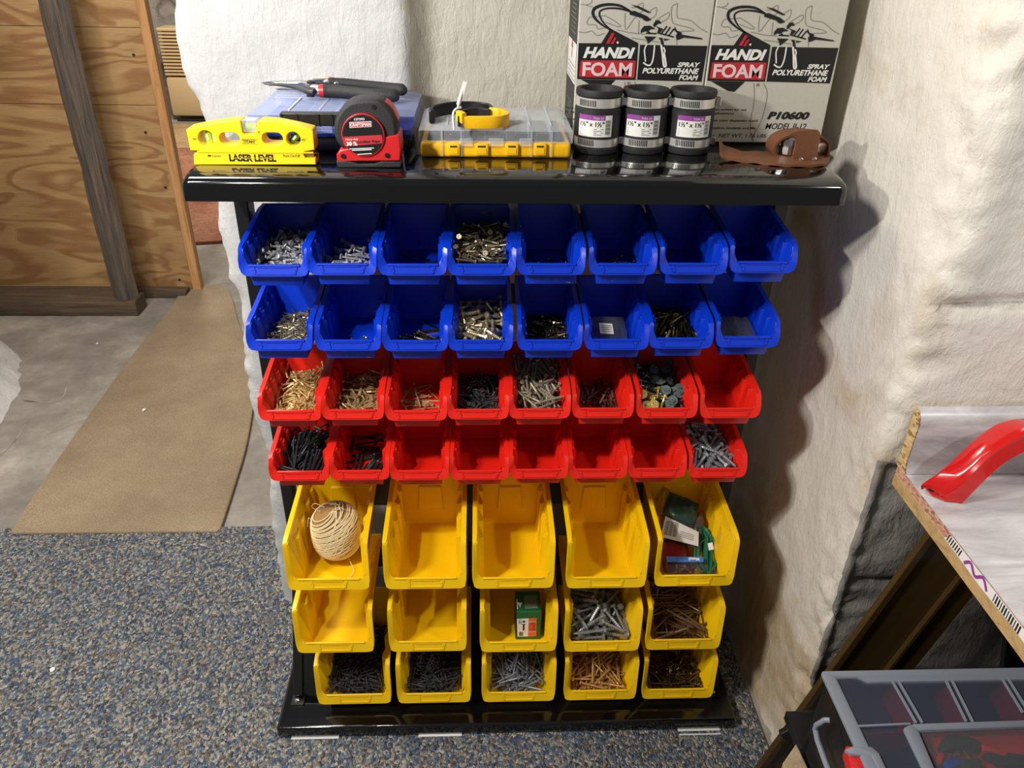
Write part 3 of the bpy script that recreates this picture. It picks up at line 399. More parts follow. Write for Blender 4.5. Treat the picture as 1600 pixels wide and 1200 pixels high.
 'y32': [-27,156,60,74,7,13,166,61,-66,1,85,211,63,114,6,-43,75,56,-176,4,38,245,64,-104,1,62,299,67,-9,3,-56,267,66,81,7,-8,60,59,-62,-4,-58,182,61,-125,1,-4,217,63,-49,2,-25,117,62,-10,11,-48,34,54,-176,4,-64,147,60,-113,1,-4,259,65,-57,1,-33,109,58,173,4,9,100,57,-70,1,3,60,58,-55,-1,34,148,60,-58,1,26,184,72,-27,-15,64,31,54,10,4,-2,297,67,-3,4,-27,39,61,-10,16,-41,180,61,-101,1,-80,231,64,111,6,28,247,65,79,7,3,76,59,125,12,54,258,71,52,-3,-17,64,68,165,6,50,311,68,-180,4,-87,225,65,-67,-2,28,82,56,-66,1,-50,232,64,-105,1,97,256,65,-94,1,6,322,68,-175,3,57,135,59,122,6,59,318,71,176,10,34,117,58,-38,2,-50,105,69,130,16,64,251,65,-121,1,-97,148,64,86,0,78,203,63,-62,2,68,180,61,134,6,-66,307,68,20,5,7,294,77,-94,3,-77,256,65,-69,1,12,253,74,-118,17,-51,93,57,161,5,-63,243,70,-66,13,-82,89,67,-103,-14,-65,54,55,-159,3,74,188,62,125,6,-90,140,59,-95,1,69,124,65,42,-5,-31,49,62,-1,17,-67,43,66,-18,2,-23,76,68,157,5,-23,154,68,164,20,61,222,74,119,15,70,55,59,56,-1,49,79,64,28,-6,86,228,72,-87,17,45,132,71,-156,-8,97,107,65,-92,14,-73,174,70,129,-9,16,151,71,160,2,24,91,67,-83,20,-38,279,69,61,13,22,168,68,130,3,35,331,69,-4,4,-53,59,65,-8,21,49,148,73,-125,26,-25,127,63,177,2,51,270,77,-63,22,20,208,67,-37,10,49,219,77,136,9,-72,260,84,-148,24,69,134,69,49,-3,-87,211,76,-106,8,-28,130,74,65,20,38,76,73,102,-13,-97,67,67,-88,20,25,48,67,138,17,29,200,79,114,2,-45,200,72,169,22,-23,226,64,-63,1,-66,281,75,169,-6,90,118,66,80,22,-6,125,72,-125,23,47,64,67,8,7,76,275,80,137,15,-16,244,70,-82,11,26,134,78,59,4,86,281,75,98,23,-24,140,65,-176,15,-66,305,76,-174,-4,-20,288,72,54,17,-68,291,82,161,10,-60,331,74,-4,13,67,157,69,75,7,73,265,79,146,12,-59,257,75,-155,8,5,94,72,-135,13,52,51,66,-139,21,-11,275,72,-151,14,-30,240,72,54,20,57,287,73,78,18,5,121,77,-124,2,22,284,79,-70,-1,-25,193,73,-147,-3,-83,162,74,-90,-8,66,107,75,7,0,-89,99,69,85,28,-6,174,75,-3,12,-23,120,73,57,23,-52,324,68,-165,3],
 'y33': [-43,270,62,132,5,62,190,58,112,5,44,158,57,-30,1,-50,194,58,-48,1,58,55,51,39,4,-43,231,60,-57,0,-83,104,54,-69,0,-32,191,58,131,5,3,202,62,-58,6,76,279,63,111,5,52,112,62,-125,-8,-32,236,61,129,6,-53,186,67,-162,-9,-6,78,53,-136,1,-2,233,60,-53,0,6,157,57,-68,0,-32,78,61,-62,12,56,170,65,-30,-2,50,256,65,-12,8,47,198,65,133,-3,-31,293,67,-27,-3,28,250,61,-15,2,33,40,57,18,13,-39,133,55,-179,3,-43,320,65,9,3,-95,136,70,-87,-18,33,58,54,-147,5,-17,288,76,-97,0,-97,164,70,88,18,-60,99,61,-76,-9,10,54,52,-151,1,31,106,59,-127,-5,10,204,73,-144,-2,-54,81,71,168,-1,64,94,59,50,-2,55,110,72,-44,4,4,135,70,-48,1,-12,78,68,-20,-2,27,287,70,106,-3,50,30,58,177,15,64,85,68,-49,-6,1,121,65,136,-2,42,329,74,-177,15,-87,221,66,73,-2,-23,51,78,-162,1,64,121,80,-102,11,-26,225,70,-138,5,-85,184,74,-84,-2,-32,220,81,-83,9,54,298,77,-7,-3,52,181,75,-86,1,37,126,79,87,-6,-78,213,75,104,3,-50,49,67,-157,-17,-8,121,74,-108,-25,-59,141,70,-65,-3,24,175,80,95,7,86,203,66,-79,10,-40,133,66,109,-6,-54,58,72,-166,-19,-13,225,79,77,-2,-1,88,74,-87,28,-44,147,78,-86,4,-67,286,74,43,19,-2,226,80,72,-2,83,139,73,-77,-7,-53,68,70,-177,-11,47,252,74,-68,-1,-57,129,80,-86,4,20,273,69,-78,10,-44,228,80,-90,12,9,178,76,108,23,72,263,76,-129,20,-10,140,78,66,18,-72,92,81,115,1],
 'y34': [-5,197,59,11,3,-23,207,59,23,4,-20,149,56,178,3,-34,214,59,-159,1,-50,127,57,160,7,2,60,52,-35,1,48,176,57,1,3,9,111,57,-139,6,74,116,54,68,5,-62,79,53,-82,0,50,104,59,50,12,-26,161,57,0,2,23,240,61,-169,2,77,86,53,-111,0,47,224,60,23,4,-11,222,72,77,12,30,133,64,83,5,35,253,61,8,3,49,68,63,8,5,-13,72,61,-123,-8,33,93,64,64,-7,-49,66,66,-172,-5,-49,174,64,175,-5,53,109,73,-26,-16,42,226,69,-48,0,33,191,65,-173,11,-72,267,62,87,5,53,126,80,58,-23,34,133,75,-149,-6,-39,126,66,45,6,-37,215,69,86,-6,26,149,77,-142,0,-34,107,62,28,2,60,294,63,45,4,-49,272,69,-179,12,-15,203,77,172,10,25,161,77,-143,-8,-56,179,73,117,-1,56,164,83,41,1,-38,165,81,-161,13,-10,261,70,74,-4,50,30,63,177,13,62,245,73,134,3,14,202,81,61,0,-50,303,77,174,2,-52,261,74,-155,-6,-67,121,69,48,23,68,59,70,132,27,57,163,73,39,-4,-69,268,85,94,9,26,180,78,16,28,-40,89,66,83,22,46,70,73,119,3,10,114,84,-83,-33,-46,268,83,-42,12,27,70,75,134,16,77,81,77,-90,1,-2,157,82,56,4,-15,320,65,172,3,3,51,71,31,29,-6,133,87,-144,5,52,239,71,-49,2,66,241,82,-127,0,-58,51,73,-157,29,8,291,77,-170,19,64,274,74,122,-1,-38,183,84,-155,1,-5,330,65,-3,2,-14,163,93,170,5,2,244,93,-81,0,-22,29,62,177,18,-71,180,79,50,31,65,219,82,58,6,-21,213,87,130,-13,-19,84,84,-97,-19],
 'y35': [75,185,54,120,6,62,36,46,-173,3,-61,51,47,-170,3,20,102,49,-44,1,40,299,59,118,6,-56,51,56,131,21,-40,129,51,-168,3,39,99,49,132,5,-54,95,49,154,5,-50,80,48,157,4,62,108,50,-21,2,46,42,53,-4,14,52,297,59,110,6,68,305,66,41,-3,20,67,55,43,18,67,225,56,-47,1,-57,173,53,-23,2,-50,181,53,157,5,23,199,54,52,6,26,276,58,-29,2,-32,126,59,109,20,13,140,51,147,5,59,29,53,4,-7,-54,150,52,-11,3,90,276,59,83,7,31,193,54,-128,1,-13,218,55,-144,2,24,98,60,31,23,33,153,52,-8,3,-41,318,60,-157,2,-26,64,53,80,15,16,231,61,-85,9,85,146,56,-104,-6,69,179,61,37,18,61,48,47,-2,5,-67,149,59,140,1,-27,255,57,16,4,82,106,63,109,6,-88,298,59,-99,1,47,244,69,86,5,-32,266,58,25,5,62,105,59,97,23,-14,29,50,3,-1,36,192,63,-69,-3,24,168,58,-124,11,34,151,61,-85,-5,-61,203,63,-158,17,6,186,61,-102,14,70,169,66,-147,22,61,65,48,-6,4,55,70,56,-161,14,-80,297,65,101,17,80,266,58,91,6,-79,253,62,-116,0,-66,159,63,-52,13,-3,55,51,53,13,-25,108,60,43,8,-19,203,63,97,22,-11,181,62,-98,15,-15,321,66,-17,-6,52,147,69,-158,11,-63,219,55,7,4,-67,259,57,60,6,74,58,63,-135,19,-96,66,57,85,-7,-57,230,56,14,4,25,245,63,-70,13,-61,108,58,163,18,46,299,69,-145,0,-62,36,61,-173,14,85,231,63,-112,13,-1,103,55,-107,-6,9,98,62,-114,1,-77,227,62,57,5,37,123,75,-125,-7,0,201,58,82,13,67,262,61,-99,8,-23,313,66,-27,-7,-66,322,68,-20,12,15,68,71,-171,12,71,89,64,33,31,87,128,68,-112,31,45,51,55,-173,2,-18,62,60,78,28,68,178,72,128,-24,-64,134,60,150,-7,-65,122,63,149,14,37,269,71,-88,-20,46,188,72,74,-3,-41,265,65,77,1,41,40,64,163,9,-3,291,73,-89,-2,-28,150,66,-84,10,-41,55,60,128,2,14,180,69,-64,3,0,34,61,-3,18,-41,72,61,117,11,66,66,61,24,27,7,297,73,88,7,-18,269,68,-79,-1],
}

# ------------------------------------------------------------------ the setting
def fbm(p, s, o=4): return noise.fractal(Vector(p)*s, 1.0, 2.0, o)
def swept_wall(name, path, z0, z1, dz, disp, mat):
    """vertical wall along a plan path of points; disp(point, normal, s) gives the offset along the plan normal"""
    P = [Vector((x, y, 0)) for x, y in path]; b = MB(); nz = int((z1-z0)/dz)+1; n = len(P)
    N = []
    for i in range(n):
        d = (P[min(i+1, n-1)]-P[max(i-1, 0)]).normalized(); N.append(Vector((d.y, -d.x, 0)))
    for j in range(nz):
        z = z0+j*dz
        for i in range(n): b.v.append(disp(Vector((P[i].x, P[i].y, z)), N[i], i))
    for j in range(nz-1):
        for i in range(n-1): b.f.append((j*n+i, j*n+i+1, (j+1)*n+i+1, (j+1)*n+i))
    me = bpy.data.meshes.new(name); me.from_pydata([tuple(v) for v in b.v], [], b.f)
    for p in me.polygons: p.use_smooth = True
    me.materials.append(M[mat]); o = link(name, me); o['kind'] = 'structure'; return o
def dense(pts, step):
    out = []
    for a, b in zip(pts[:-1], pts[1:]):
        a = Vector(a); b = Vector(b); k = max(1, int((b-a).length/step))
        out += [tuple(a+(b-a)*i/k) for i in range(k)]
    return out+[tuple(pts[-1])]
EDGE = [(1.6, -.484), (1.236, -.482), (1.188, -.486), (1.146, -.494), (1.103, -.496), (1.072, -.492), (1.044, -.478), (1.011, -.476), (.983, -.484), (.891, -.477), (.859, -.483), (.804, -.480),
        (.764, -.481), (.715, -.468), (.667, -.474), (.586, -.481), (.472, -.480), (.43, -.468), (.356, -.467), (.258, -.477), (.129, -.481), (.028, -.484), (-.1, -.48)]
def edge_x(z):
    for (a, xa), (b, xb) in zip(EDGE[:-1], EDGE[1:]):
        if z >= b: return xa+(xb-xa)*(a-z)/(a-b)
    return -.48
# back wall: its left section stands 5 cm proud, its free left end is ragged
bp = dense([(-.36, 1.3), (-.42, .8), (-.478, .40), (-.481, .15)], .04)+[(-.480, .13), (-.478, .117), (-.474, .108), (-.467, .103), (-.458, .100)]+dense([(-.45, .10), (-.175, .10)], .008)+[(-.165, .101), (-.157, .106), (-.148, .118), (-.140, .130), (-.128, .139)]+dense([(-.115, .142), (.53, .148)], .012)
def disp_back(p, n, i):
    q = p+n*(.0025*fbm(p, 5)+.0015*fbm(p+Vector((9, 0, 0)), 25, 3))
    if p.x < -.40: 
        k = min(1, (-.40-p.x)/.07); q.x += (edge_x(p.z)+.480)*k + .006*fbm(Vector((3, 0, p.z)), 40, 3)*k
    return q
swept_wall('wall_back', bp, -.02, 1.75, .012, disp_back, 'white_plaster')
# the two plaster tones of the back wall meet at the step
wb = bpy.data.objects['wall_back']; wb.data.materials.append(M['back_plaster'])
for p in wb.data.polygons:
    if p.center.x > -.158+.01*noise.noise(Vector((0, 0, p.center.z*12))): p.material_index = 1
# right wall: a return running towards the camera, a worn corner, then the wall behind the bench
rp = dense([(.492, .19), (.490, -.25)], .010)+[(.490, -.262), (.4905, -.272), (.492, -.281), (.496, -.289), (.503, -.295), (.512, -.299)]+dense([(.522, -.300), (1.75, -.302)], .012)
rp = [(x, y) for x, y in rp]
def disp_right(p, n, i):
    low = max(0, min(1, (.62-p.z)/.25)); corner = max(0, 1-(Vector((p.x, p.y, 0))-Vector((.49, -.292, 0))).length/.09)
    a = .0035*fbm(p, 3)+.0012*fbm(p+Vector((0, 5, 0)), 14, 3)+.0006*fbm(p, 60, 2)
    q = p+n*a
    q -= n*0.0 if corner == 0 else n*(corner*(.010+.006*low)*abs(fbm(p+Vector((0, 0, 4)), 24, 4))*1.6)
    if p.x > .51:                                   # ledge and block courses of the wall behind the bench
        zl = .897+.012*noise.noise(Vector((p.x*9, 0, 0)))
        q -= Vector((0, -1, 0))*(.010*math.exp(-((p.z-zl)/.008)**2))
        if p.z < .66: q += Vector((0, 1, 0))*.010+Vector((0, 1, 0))*(.0022*fbm(p, 22, 4)+.0012*fbm(p, 80, 3))
        for zj in (.43, .22): q += Vector((0, 1, 0))*(.014*math.exp(-((p.z-zj-.006*noise.noise(Vector((p.x*8, 2, 0))))/.006)**2))
        if p.z > .897 and p.x < .62: q += Vector((-.6, -1, 0))*.010*math.exp(-((p.x-.53)/.03)**2)*min(1, (p.z-.897)/.02)
    if p.z < .10 and p.y > -.30 and p.x < .5: q.x += -.010*(1-p.z/.10)**2+.006*fbm(p, 30, 3)*(1-p.z/.1)
    return q
swept_wall('wall_right', rp, -.02, 1.75, .010, disp_right, 'right_plaster')
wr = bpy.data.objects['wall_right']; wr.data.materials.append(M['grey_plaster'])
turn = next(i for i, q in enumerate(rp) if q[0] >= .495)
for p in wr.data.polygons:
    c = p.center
    if p.index % (len(rp)-1) >= turn+round(1.2*noise.noise(Vector((1, 0, c.z*9)))) and c.z < .66+.02*noise.noise(c*9): p.material_index = 1  # grey block wall, the shade below bench level also in its colour
# floor: bare concrete with the blue carpet laid on its front half
fb = MB(); fb.box((-5, -2.6, -.08), (2.2, 5.4, 0)); fl = struct(fb, 'floor', 'concrete')
def poly_slab(name, pts, z0, z1, mat, bevel=.004):
    b = MB(); b.prism([(x, y, z0) for x, y in pts], (0, 0, z1-z0)); return b
cb = MB(); nn = 60; front = []
for i in range(nn+1):
    x = -2.6+i*(4.4/nn); front.append((x, .352+.004*noise.noise(Vector((x*20, 0, 0)))))
cb.prism([(x, y, .0005) for x, y in [(-2.6, -2.5), (1.70, -2.5), (1.70, -.325), (.515, -.320), (.470, -.30), (.468, .12), (-.455, .080), (-.500, .352)]+[q for q in front[::-1] if q[0] < -.51]], (0, 0, .007))
own(cb, 'carpet', 'blue_carpet', 'blue and beige flecked loop carpet under the bin rack', 'carpet')
rug_px = [(15, 832), (76, 738), (133, 657), (184, 586), (212, 548), (241, 512), (268, 478), (282, 457), (300, 449), (352, 447), (372, 500), (390, 560), (397, 610), (384, 690), (362, 765), (341, 829)]
rpts = [at(x, y, Z=.01) for x, y in rug_px]
rg = thing('rug', 'long tan bound rug runner lying on the bare concrete', 'rug', (rpts[0].x+.3, rpts[0].y+.3, 0))
rb = MB(); pp = smooth_path([(p.x, p.y, .001) for p in rpts], 4); rb.prism(pp, (0, 0, .010)); rb.build('pile', 'tan_rug', rg, bevel=.003)
eb = MB(); eb.tube([(p.x, p.y, .009) for p in smooth_path([rpts[-1]]+rpts[:1], 14)], .0045, 8); eb.tube([(p.x, p.y, .009) for p in smooth_path(rpts[-4:], 6)], .005, 8)
eb.build('edge_binding', 'tan_rug', rg, smooth=True)
gb = MB()
for y in range(0): pass
# cracks in the concrete
for k, pxs in enumerate([[(73, 680), (88, 672), (102, 668), (118, 660), (134, 656), (155, 648)], [(20, 616), (40, 626), (62, 628), (80, 630), (98, 620), (104, 605)], [(0, 712), (22, 690), (40, 664)]]):
    P = smooth_path([at(x, y, Z=.0006) for x, y in pxs], 5); b = MB()
    for i in range(len(P)-1):
        d = (P[i+1]-P[i]).normalized(); n2 = Vector((-d.y, d.x, 0)); w1 = (.0015, .004, .0025)[k]*(.5+abs(noise.noise(P[i]*50))); w2 = (.0015, .004, .0025)[k]*(.5+abs(noise.noise(P[i+1]*50)))
        b.add([P[i]+n2*w1, P[i]-n2*w1, P[i+1]-n2*w2, P[i+1]+n2*w2], [(0, 1, 2, 3)])
    struct(b, 'crack', 'grey_plaster', fl)
# far room
swept_wall('wall_far', dense([(-5, 5.15), (1.0, 5.15)], .1), -.02, 2.2, .1, lambda p, n, i: p+n*(.05*fbm(p, 1.6)+.02*fbm(p, 6)), 'grey_plaster')
fm = MB(); q = [at(205, 190, Z=.004), at(330, 190, Z=.004), at(335, 236, Z=.004), at(238, 236, Z=.004)]; fm.prism([(v.x, v.y, .001) for v in [Vector((-3.3, 4.75, 0)), Vector((-1.5, 4.75, 0)), Vector((-1.4, 4.06, 0)), Vector((-3.2, 4.06, 0))]], (0, 0, .008))
own(fm, 'floor_mat', 'light_wood_floor', 'pale straw-coloured mat in front of the beige heater', 'mat')
rr = MB(); rr.prism([(x, y, .001) for x, y in ((-2.9, 4.02), (-1.0, 4.02), (-.95, 2.40), (-1.262, 2.33), (-1.62, 2.26), (-2.5, 2.3))], (0, 0, .012))
own(rr, 'rust_rug', 'rust_rug', 'rust coloured worn rug glimpsed behind the plywood edge', 'rug')
# left wall foot
lp = dense([(-1.95, 1.6), (-1.70, 1.25), (-1.58, 1.0), (-1.55, .80), (-1.60, .74), (-1.9, .70), (-3.2, .68)], .03)
def disp_left(p, n, i):
    fl_ = max(0, 1-p.z/.11)**1.2
    return p-n*(-1)*(0)+Vector((-n.x, -n.y, 0))*(-.0)+ (Vector((1, -.15, 0))*.10*fl_ if p.x > -1.75 else Vector((0, -.02, 0))*fl_)+n*(.012*fbm(p, 9)+.012*fbm(p, 30, 3)*fl_)
swept_wall('wall_left', lp, -.01, 1.75, .02, disp_left, 'white_plaster')

# ------------------------------------------------------------------ plywood screen, post and sill
Y1 = 1.79
pt = thing('plywood_partition', 'tall plywood partition with horizontal grain and a pine edge strip', 'partition', (-1.8, Y1, 0))
for z0, z1 in ((.012, .7125), (.7140, .9645), (.9660, 1.9)):
    b = MB(); b.box((-3.1, Y1, z0), (-1.192, Y1+.018, z1)); b.build('plywood_board', 'plywood', pt, bevel=.0015, seg=1)
b = MB(); b.box((-1.192, Y1-.008, .003), (-1.160, Y1+.03, 1.9)); b.build('edge_strip', 'pine', pt, bevel=.002, seg=1)
for x, z in ((-1.24, .05), (-1.22, .42), (-1.25, .62), (-1.235, .88)):
    b = MB(); b.lathe([(.005, 0), (.005, .002)], (0, 0, 0), 10); b.v = [Vector((x+v.x, Y1-.002+v.z*.5, z+v.y)) for v in b.v]; b.build('nail_head', 'rail_metal', pt)
def rough_beam(name, p0, p1, ax, ay, mat, label, cat):
    """squared old timber from p0 to p1 with half-axes ax, ay; edges wander"""
    p0, p1, ax, ay = map(Vector, (p0, p1, ax, ay)); n = 46; b = MB(); cs = []
    for sx, sy in ((-1, -1), (1, -1), (1, 1), (-1, 1)):
        nx = (sx, sy); cs.append(nx)
    ring = []
    for (x0, y0), (x1, y1) in zip(cs, cs[1:]+cs[:1]):
        for k in range(5): ring.append((x0+(x1-x0)*k/5, y0+(y1-y0)*k/5))
    m_ = len(ring)
    for i in range(n+1):
        c = p0+(p1-p0)*i/n
        for x, y in ring:
            k = .94 if abs(x) > .95 and abs(y) > .95 else 1
            v = c+ax*x*k+ay*y*k; v += (ax*x+ay*y)*(.09*fbm(v, 9, 4)); b.v.append(v)
    for i in range(n):
        for k in range(m_): b.f.append((i*m_+k, i*m_+(k+1) % m_, (i+1)*m_+(k+1) % m_, (i+1)*m_+k))
    b.f += [tuple(range(m_)), tuple(n*m_+k for k in range(m_))]
    return own(b, name, mat, label, cat, smooth=True)
a = math.radians(38)
rough_beam('timber_post', (-1.372, 1.60, .062), (-1.372, 1.60, 1.75), Vector((math.cos(a), -math.sin(a), 0))*.034, Vector((math.sin(a), math.cos(a), 0))*.034, 'old_timber', 'weathered dark square timber post standing in front of the plywood', 'post')
rough_beam('timber_sill', (-3.0, 1.60, .031), (-1.325, 1.60, .031), (0, .045, 0), (0, 0, .030), 'beam_timber', 'dark old timber beam lying on the floor under the post', 'beam')
b = MB(); b.box((-3.0, 1.72, .001), (-1.20, 1.775, .028)); own(b, 'floor_batten', 'beam_timber', 'thin grey batten along the foot of the plywood partition', 'batten', bevel=.003)
# flakes on the floor
def flake(px, py, s, lab, z=.0):
    p = at(px, py, Z=z); b = MB(); k = random.randint(5, 7)
    pts = [(p.x+s*(.6+.6*random.random())*math.cos(2*PI*i/k), p.y+s*1.3*(.6+.6*random.random())*math.sin(2*PI*i/k), z+.0005) for i in range(k)]
    b.prism(pts, (s*.1, 0, s*.45)); return own(b, 'plaster_flake', 'white_paint', lab, 'debris', 'loose plaster flakes')
flake(216, 488, .011, 'largest white plaster flake at the foot of the dark post')
b_ = [(121, 726, .004), (226, 652, .004), (352, 480, .004), (204, 534, .003), (366, 300, .004)]
flake(121, 726, .005, 'small white flake on bare concrete left of the tan rug')
flake(225, 641, .006, 'small white flake on the tan rug near its left edge', .012)
flake(82, 1047, .005, 'tiny white crumb on the blue carpet at far left', .008)
flake(152, 537, .004, 'tiny pale crumb on dark concrete behind the rug edge')
# heater in the far room
Yh = 4.9; hp = at(270, 187, Y=Yh); z0h = .02
ht = thing('room_heater', 'beige upright room heater with a ribbed grille by the grey far wall', 'heater', (-2.12, Yh+.1, 0))
xl = -2.30; 
b = MB(); b.box((xl, Yh, .03), (xl+.36, Yh+.19, .30)); b.build('lower_body', 'beige', ht, bevel=.02, smooth=True)
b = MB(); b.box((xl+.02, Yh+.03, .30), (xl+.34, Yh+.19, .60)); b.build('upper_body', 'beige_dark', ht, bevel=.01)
for k in range(13):
    b = MB(); b.box((xl+.004, Yh+.002, .312+k*.0225), (xl+.35, Yh+.035, .312+k*.0225+.014)); b.build('grille_slat', 'beige', ht, bevel=.003, seg=1)
b = MB(); b.box((xl, Yh+.0, .602), (xl+.355, Yh+.19, .625)); b.build('top_cap', 'beige', ht, bevel=.008)
b = MB(); b.tube([(xl+.04, Yh-.02, .008), (xl+.30, Yh-.02, .008)], .007, 8); b.tube([(xl+.06, Yh-.02, .008), (xl+.06, Yh+.05, .035)], .006, 8); b.tube([(xl+.28, Yh-.02, .008), (xl+.28, Yh+.05, .035)], .006, 8); b.build('wire_foot', 'black_satin', ht)

# ------------------------------------------------------------------ workbench
wbn = thing('workbench', 'workbench with grey marble laminate top on black splayed steel legs', 'workbench', (1.1, -.62, 0))
BX0, BX1, BY0, BY1, BZ = .516, 1.72, -.93, -.306, .666
b = MB(); b.box((BX0+.0005, BY0, BZ-.014), (BX1, BY1, BZ-.0012)); b.build('particle_board_layer', 'pink_particle', wbn)
b = MB(); b.box((BX0, BY0, BZ-.034), (BX1, BY1, BZ-.0145)); b.build('edge_board', 'mdf', wbn, bevel=.0008, seg=1)
b = MB(); b.box((BX0, BY0-.001, BZ-.001), (BX1, BY1-.018, BZ)); b.build('laminate_sheet', 'laminate', wbn)
# backsplash: particle core with a rolled top, laminate face
prof = [(-.306, BZ-.001), (-.306, .7575), (-.308, .7585), (-.314, .757), (-.320, .751), (-.3235, .742), (-.3235, BZ+.018), (-.3245, BZ+.008), (-.328, BZ-.001)]
b = MB(); b.prism([(BX0-.001, y, z) for y, z in prof], (BX1-BX0, 0, 0)); b.build('backsplash_core', 'particle', wbn)
pr2 = [(-.306, .7583), (-.310, .7588), (-.316, .7565), (-.3215, .7505), (-.3248, .742), (-.3248, BZ+.018), (-.326, BZ+.008), (-.330, BZ+.0008)]
b = MB()
for x in (BX0, BX1): b.v += [Vector((x, y, z)) for y, z in pr2]
b.f = [(i, i+1, i+1+len(pr2), i+len(pr2)) for i in range(len(pr2)-1)]; b.build('backsplash_laminate', 'laminate', wbn, smooth=True)
# torn white label on the end edge with its bar code
def endf(u, v): return (BX0-.0008, -.30-u, BZ-.034+v)
pa = at(1478, 835, X=BX0); pb = at(1600, 1000, X=BX0); ua, ub = -.30-pa.y, -.30-pb.y
patch([(ua, .020), (ua+.012, .0325), (ub+.02, .0325), (ub+.02, .019), (ub-.02, .0205), ((ua+ub)/2, .018), (ua+.02, .0195)], endf, 'white', wbn, 'edge_label')
def endf2(u, v): return (BX0-.0012, -.30-u, BZ-.034+v)
ls = []
for k in range(12):
    u = ua+.105+k*.0042; ls.append(([(u, .0205), (u, .0315)], .0022 if k % 3 else .0012))
for k in range(7): u = ua+.006+k*.0045; ls.append(([(u, .021), (u+.002, .031)], .0018))
strokes(ls, endf2, 'black', wbn, 'bar_code_print')
strokes([(curve2([(ua+.045, .021), (ua+.055, .030), (ua+.068, .022), (ua+.08, .031), (ua+.092, .022)]), .004)], endf2, 'purple', wbn, 'torn_print')
YL = -.36
def leg(xt, zt, xb, zb, wd, nm):
    t = Vector((xt, YL, zt)); bo = Vector((xb, YL, zb)); d = (bo-t).normalized(); s = Vector((-d.z, 0, d.x)); s = s if s.x > 0 else -s
    c = (t+bo)/2; h = (t-bo).length/2; b = MB()
    b.obox(c, s*wd/2, Vector((0, .0015, 0)), d*h)
    b.obox(c-s*(wd/2-.006)+Vector((0, -.005, 0)), s*.006, Vector((0, .004, 0)), d*h)
    b.obox(c+s*(wd/2-.012)+Vector((0, -.005, 0)), s*.0035, Vector((0, .004, 0)), d*h)
    b.obox(c+s*(wd/2+.017)+Vector((0, .016, 0)), s*.0175, Vector((0, .016, 0)), d*h)
    return b.build('leg', nm, wbn, bevel=.0012, seg=1)
leg(.612, .632, .444, .034, .100, 'leg_reflection_brown')
leg(.700, .632, .86, .034, .075, 'black_satin')
b = MB(); b.box((.58, YL-.02, .60), (1.0, YL+.03, .632)); b.build('top_rail', 'black_satin', wbn, bevel=.002)
b = MB(); b.obox((.430, YL, .02), (.05, 0, 0), (0, .03, 0), (0, 0, .011)); b.obox((.405, YL-.02, .05), (.022, 0, .02), (0, .006, 0), (-.006, 0, .008)); b.build('foot_bracket', 'black_satin', wbn, bevel=.002)
b = MB(); b.lathe([(.006, 0), (.006, .003), (.003, .005)], (0, 0, 0), 12); b.v = [Vector((.386+v.x, YL-.03-v.z, .055+v.y)) for v in b.v]; b.build('bolt', 'steel', wbn)
b = MB(); b.box((.405, -.80, .262), (1.6, -.40, .280)); b.build('lower_shelf', 'black_satin', wbn, bevel=.002)
# latch strap seen on the leg
p = at(1232, 1142, Y=-.372); b = MB(); b.obox(p, (.010, 0, .010), (0, .005, 0), (-.005, 0, .006)); b.obox(p+Vector((.014, -.004, -.030)), (.006, 0, -.002), (0, .003, 0), (.008, 0, .030)); b.build('leg_brace_clip', 'black_plastic', wbn, bevel=.002)

# red pressed steel handle lying on the bench
hd = thing('steel_grab_bar', 'red painted pressed steel handle lying on the marble bench top', 'handle', at(1480, 770, Z=BZ))
A_ = [(1441, 758), (1480, 728), (1520, 690), (1550, 667), (1575, 657), (1600, 655), (1655, 656), (1720, 658)]
B_ = [(1480, 780), (1515, 745), (1548, 712), (1575, 693), (1600, 680), (1630, 675), (1685, 675), (1750, 677)]
C_ = [(1503, 787), (1532, 757), (1562, 729), (1585, 714), (1608, 703), (1635, 699), (1690, 699), (1755, 700)]
ya = [-.369, -.362, -.355, -.350, -.348, -.346, -.346, -.346]; yb_ = [at(1480, 780, Z=BZ+.004).y]+[-.392, -.388, -.384, -.382, -.381, -.381, -.381]
PA = smooth_path([at(*q, Y=y) for q, y in zip(A_, ya)], 5); PB = smooth_path([at(*q, Y=y) for q, y in zip(B_, yb_)], 5); PC = smooth_path([at(*q, Y=y-.005) for q, y in zip(C_, yb_)], 5)
b = MB()
for i, (a_, b_, c_) in enumerate(zip(PA, PB, PC)):
    dn = Vector((0, 0, -.0018)); e = (b_-a_); o_ = (c_-b_).normalized()
    pts = [a_+Vector((0, 0, -.006)), a_, a_+e*.12+Vector((0, 0, .003)), a_+e*.70+Vector((0, 0, .003)), a_+e*.78+Vector((0, 0, .0005)), a_+e*.86+Vector((0, 0, .0030)), b_+Vector((0, 0, .0005)), b_+(c_-b_)*.12+Vector((0, 0, -.001)), c_]
    ring = pts+[p+dn-e.normalized()*.0012 for p in pts[::-1][:-1]]+[pts[0]+e.normalized()*.002]
    for p in ring: b.v.append(Vector((p.x, p.y, max(BZ+.0006, p.z))))
    m_ = len(ring)
for i in range(len(PA)-1):
    for k in range(m_): b.f.append((i*m_+k, i*m_+(k+1) % m_, (i+1)*m_+(k+1) % m_, (i+1)*m_+k))
b.f += [tuple(range(m_)), tuple((len(PA)-1)*m_+k for k in range(m_))]
b.build('channel', 'handle_red', hd, smooth=True)
f = at(1466, 768, Z=BZ+.002); b = MB(); fp = [at(x, y, Z=BZ+.001) for x, y in ((1440, 758), (1452, 750), (1470, 747), (1512, 770), (1504, 786), (1478, 784), (1455, 775))]
b.prism(fp, (0, 0, .003)); b.build('foot_plate', 'handle_red', hd, bevel=.0008, seg=1)
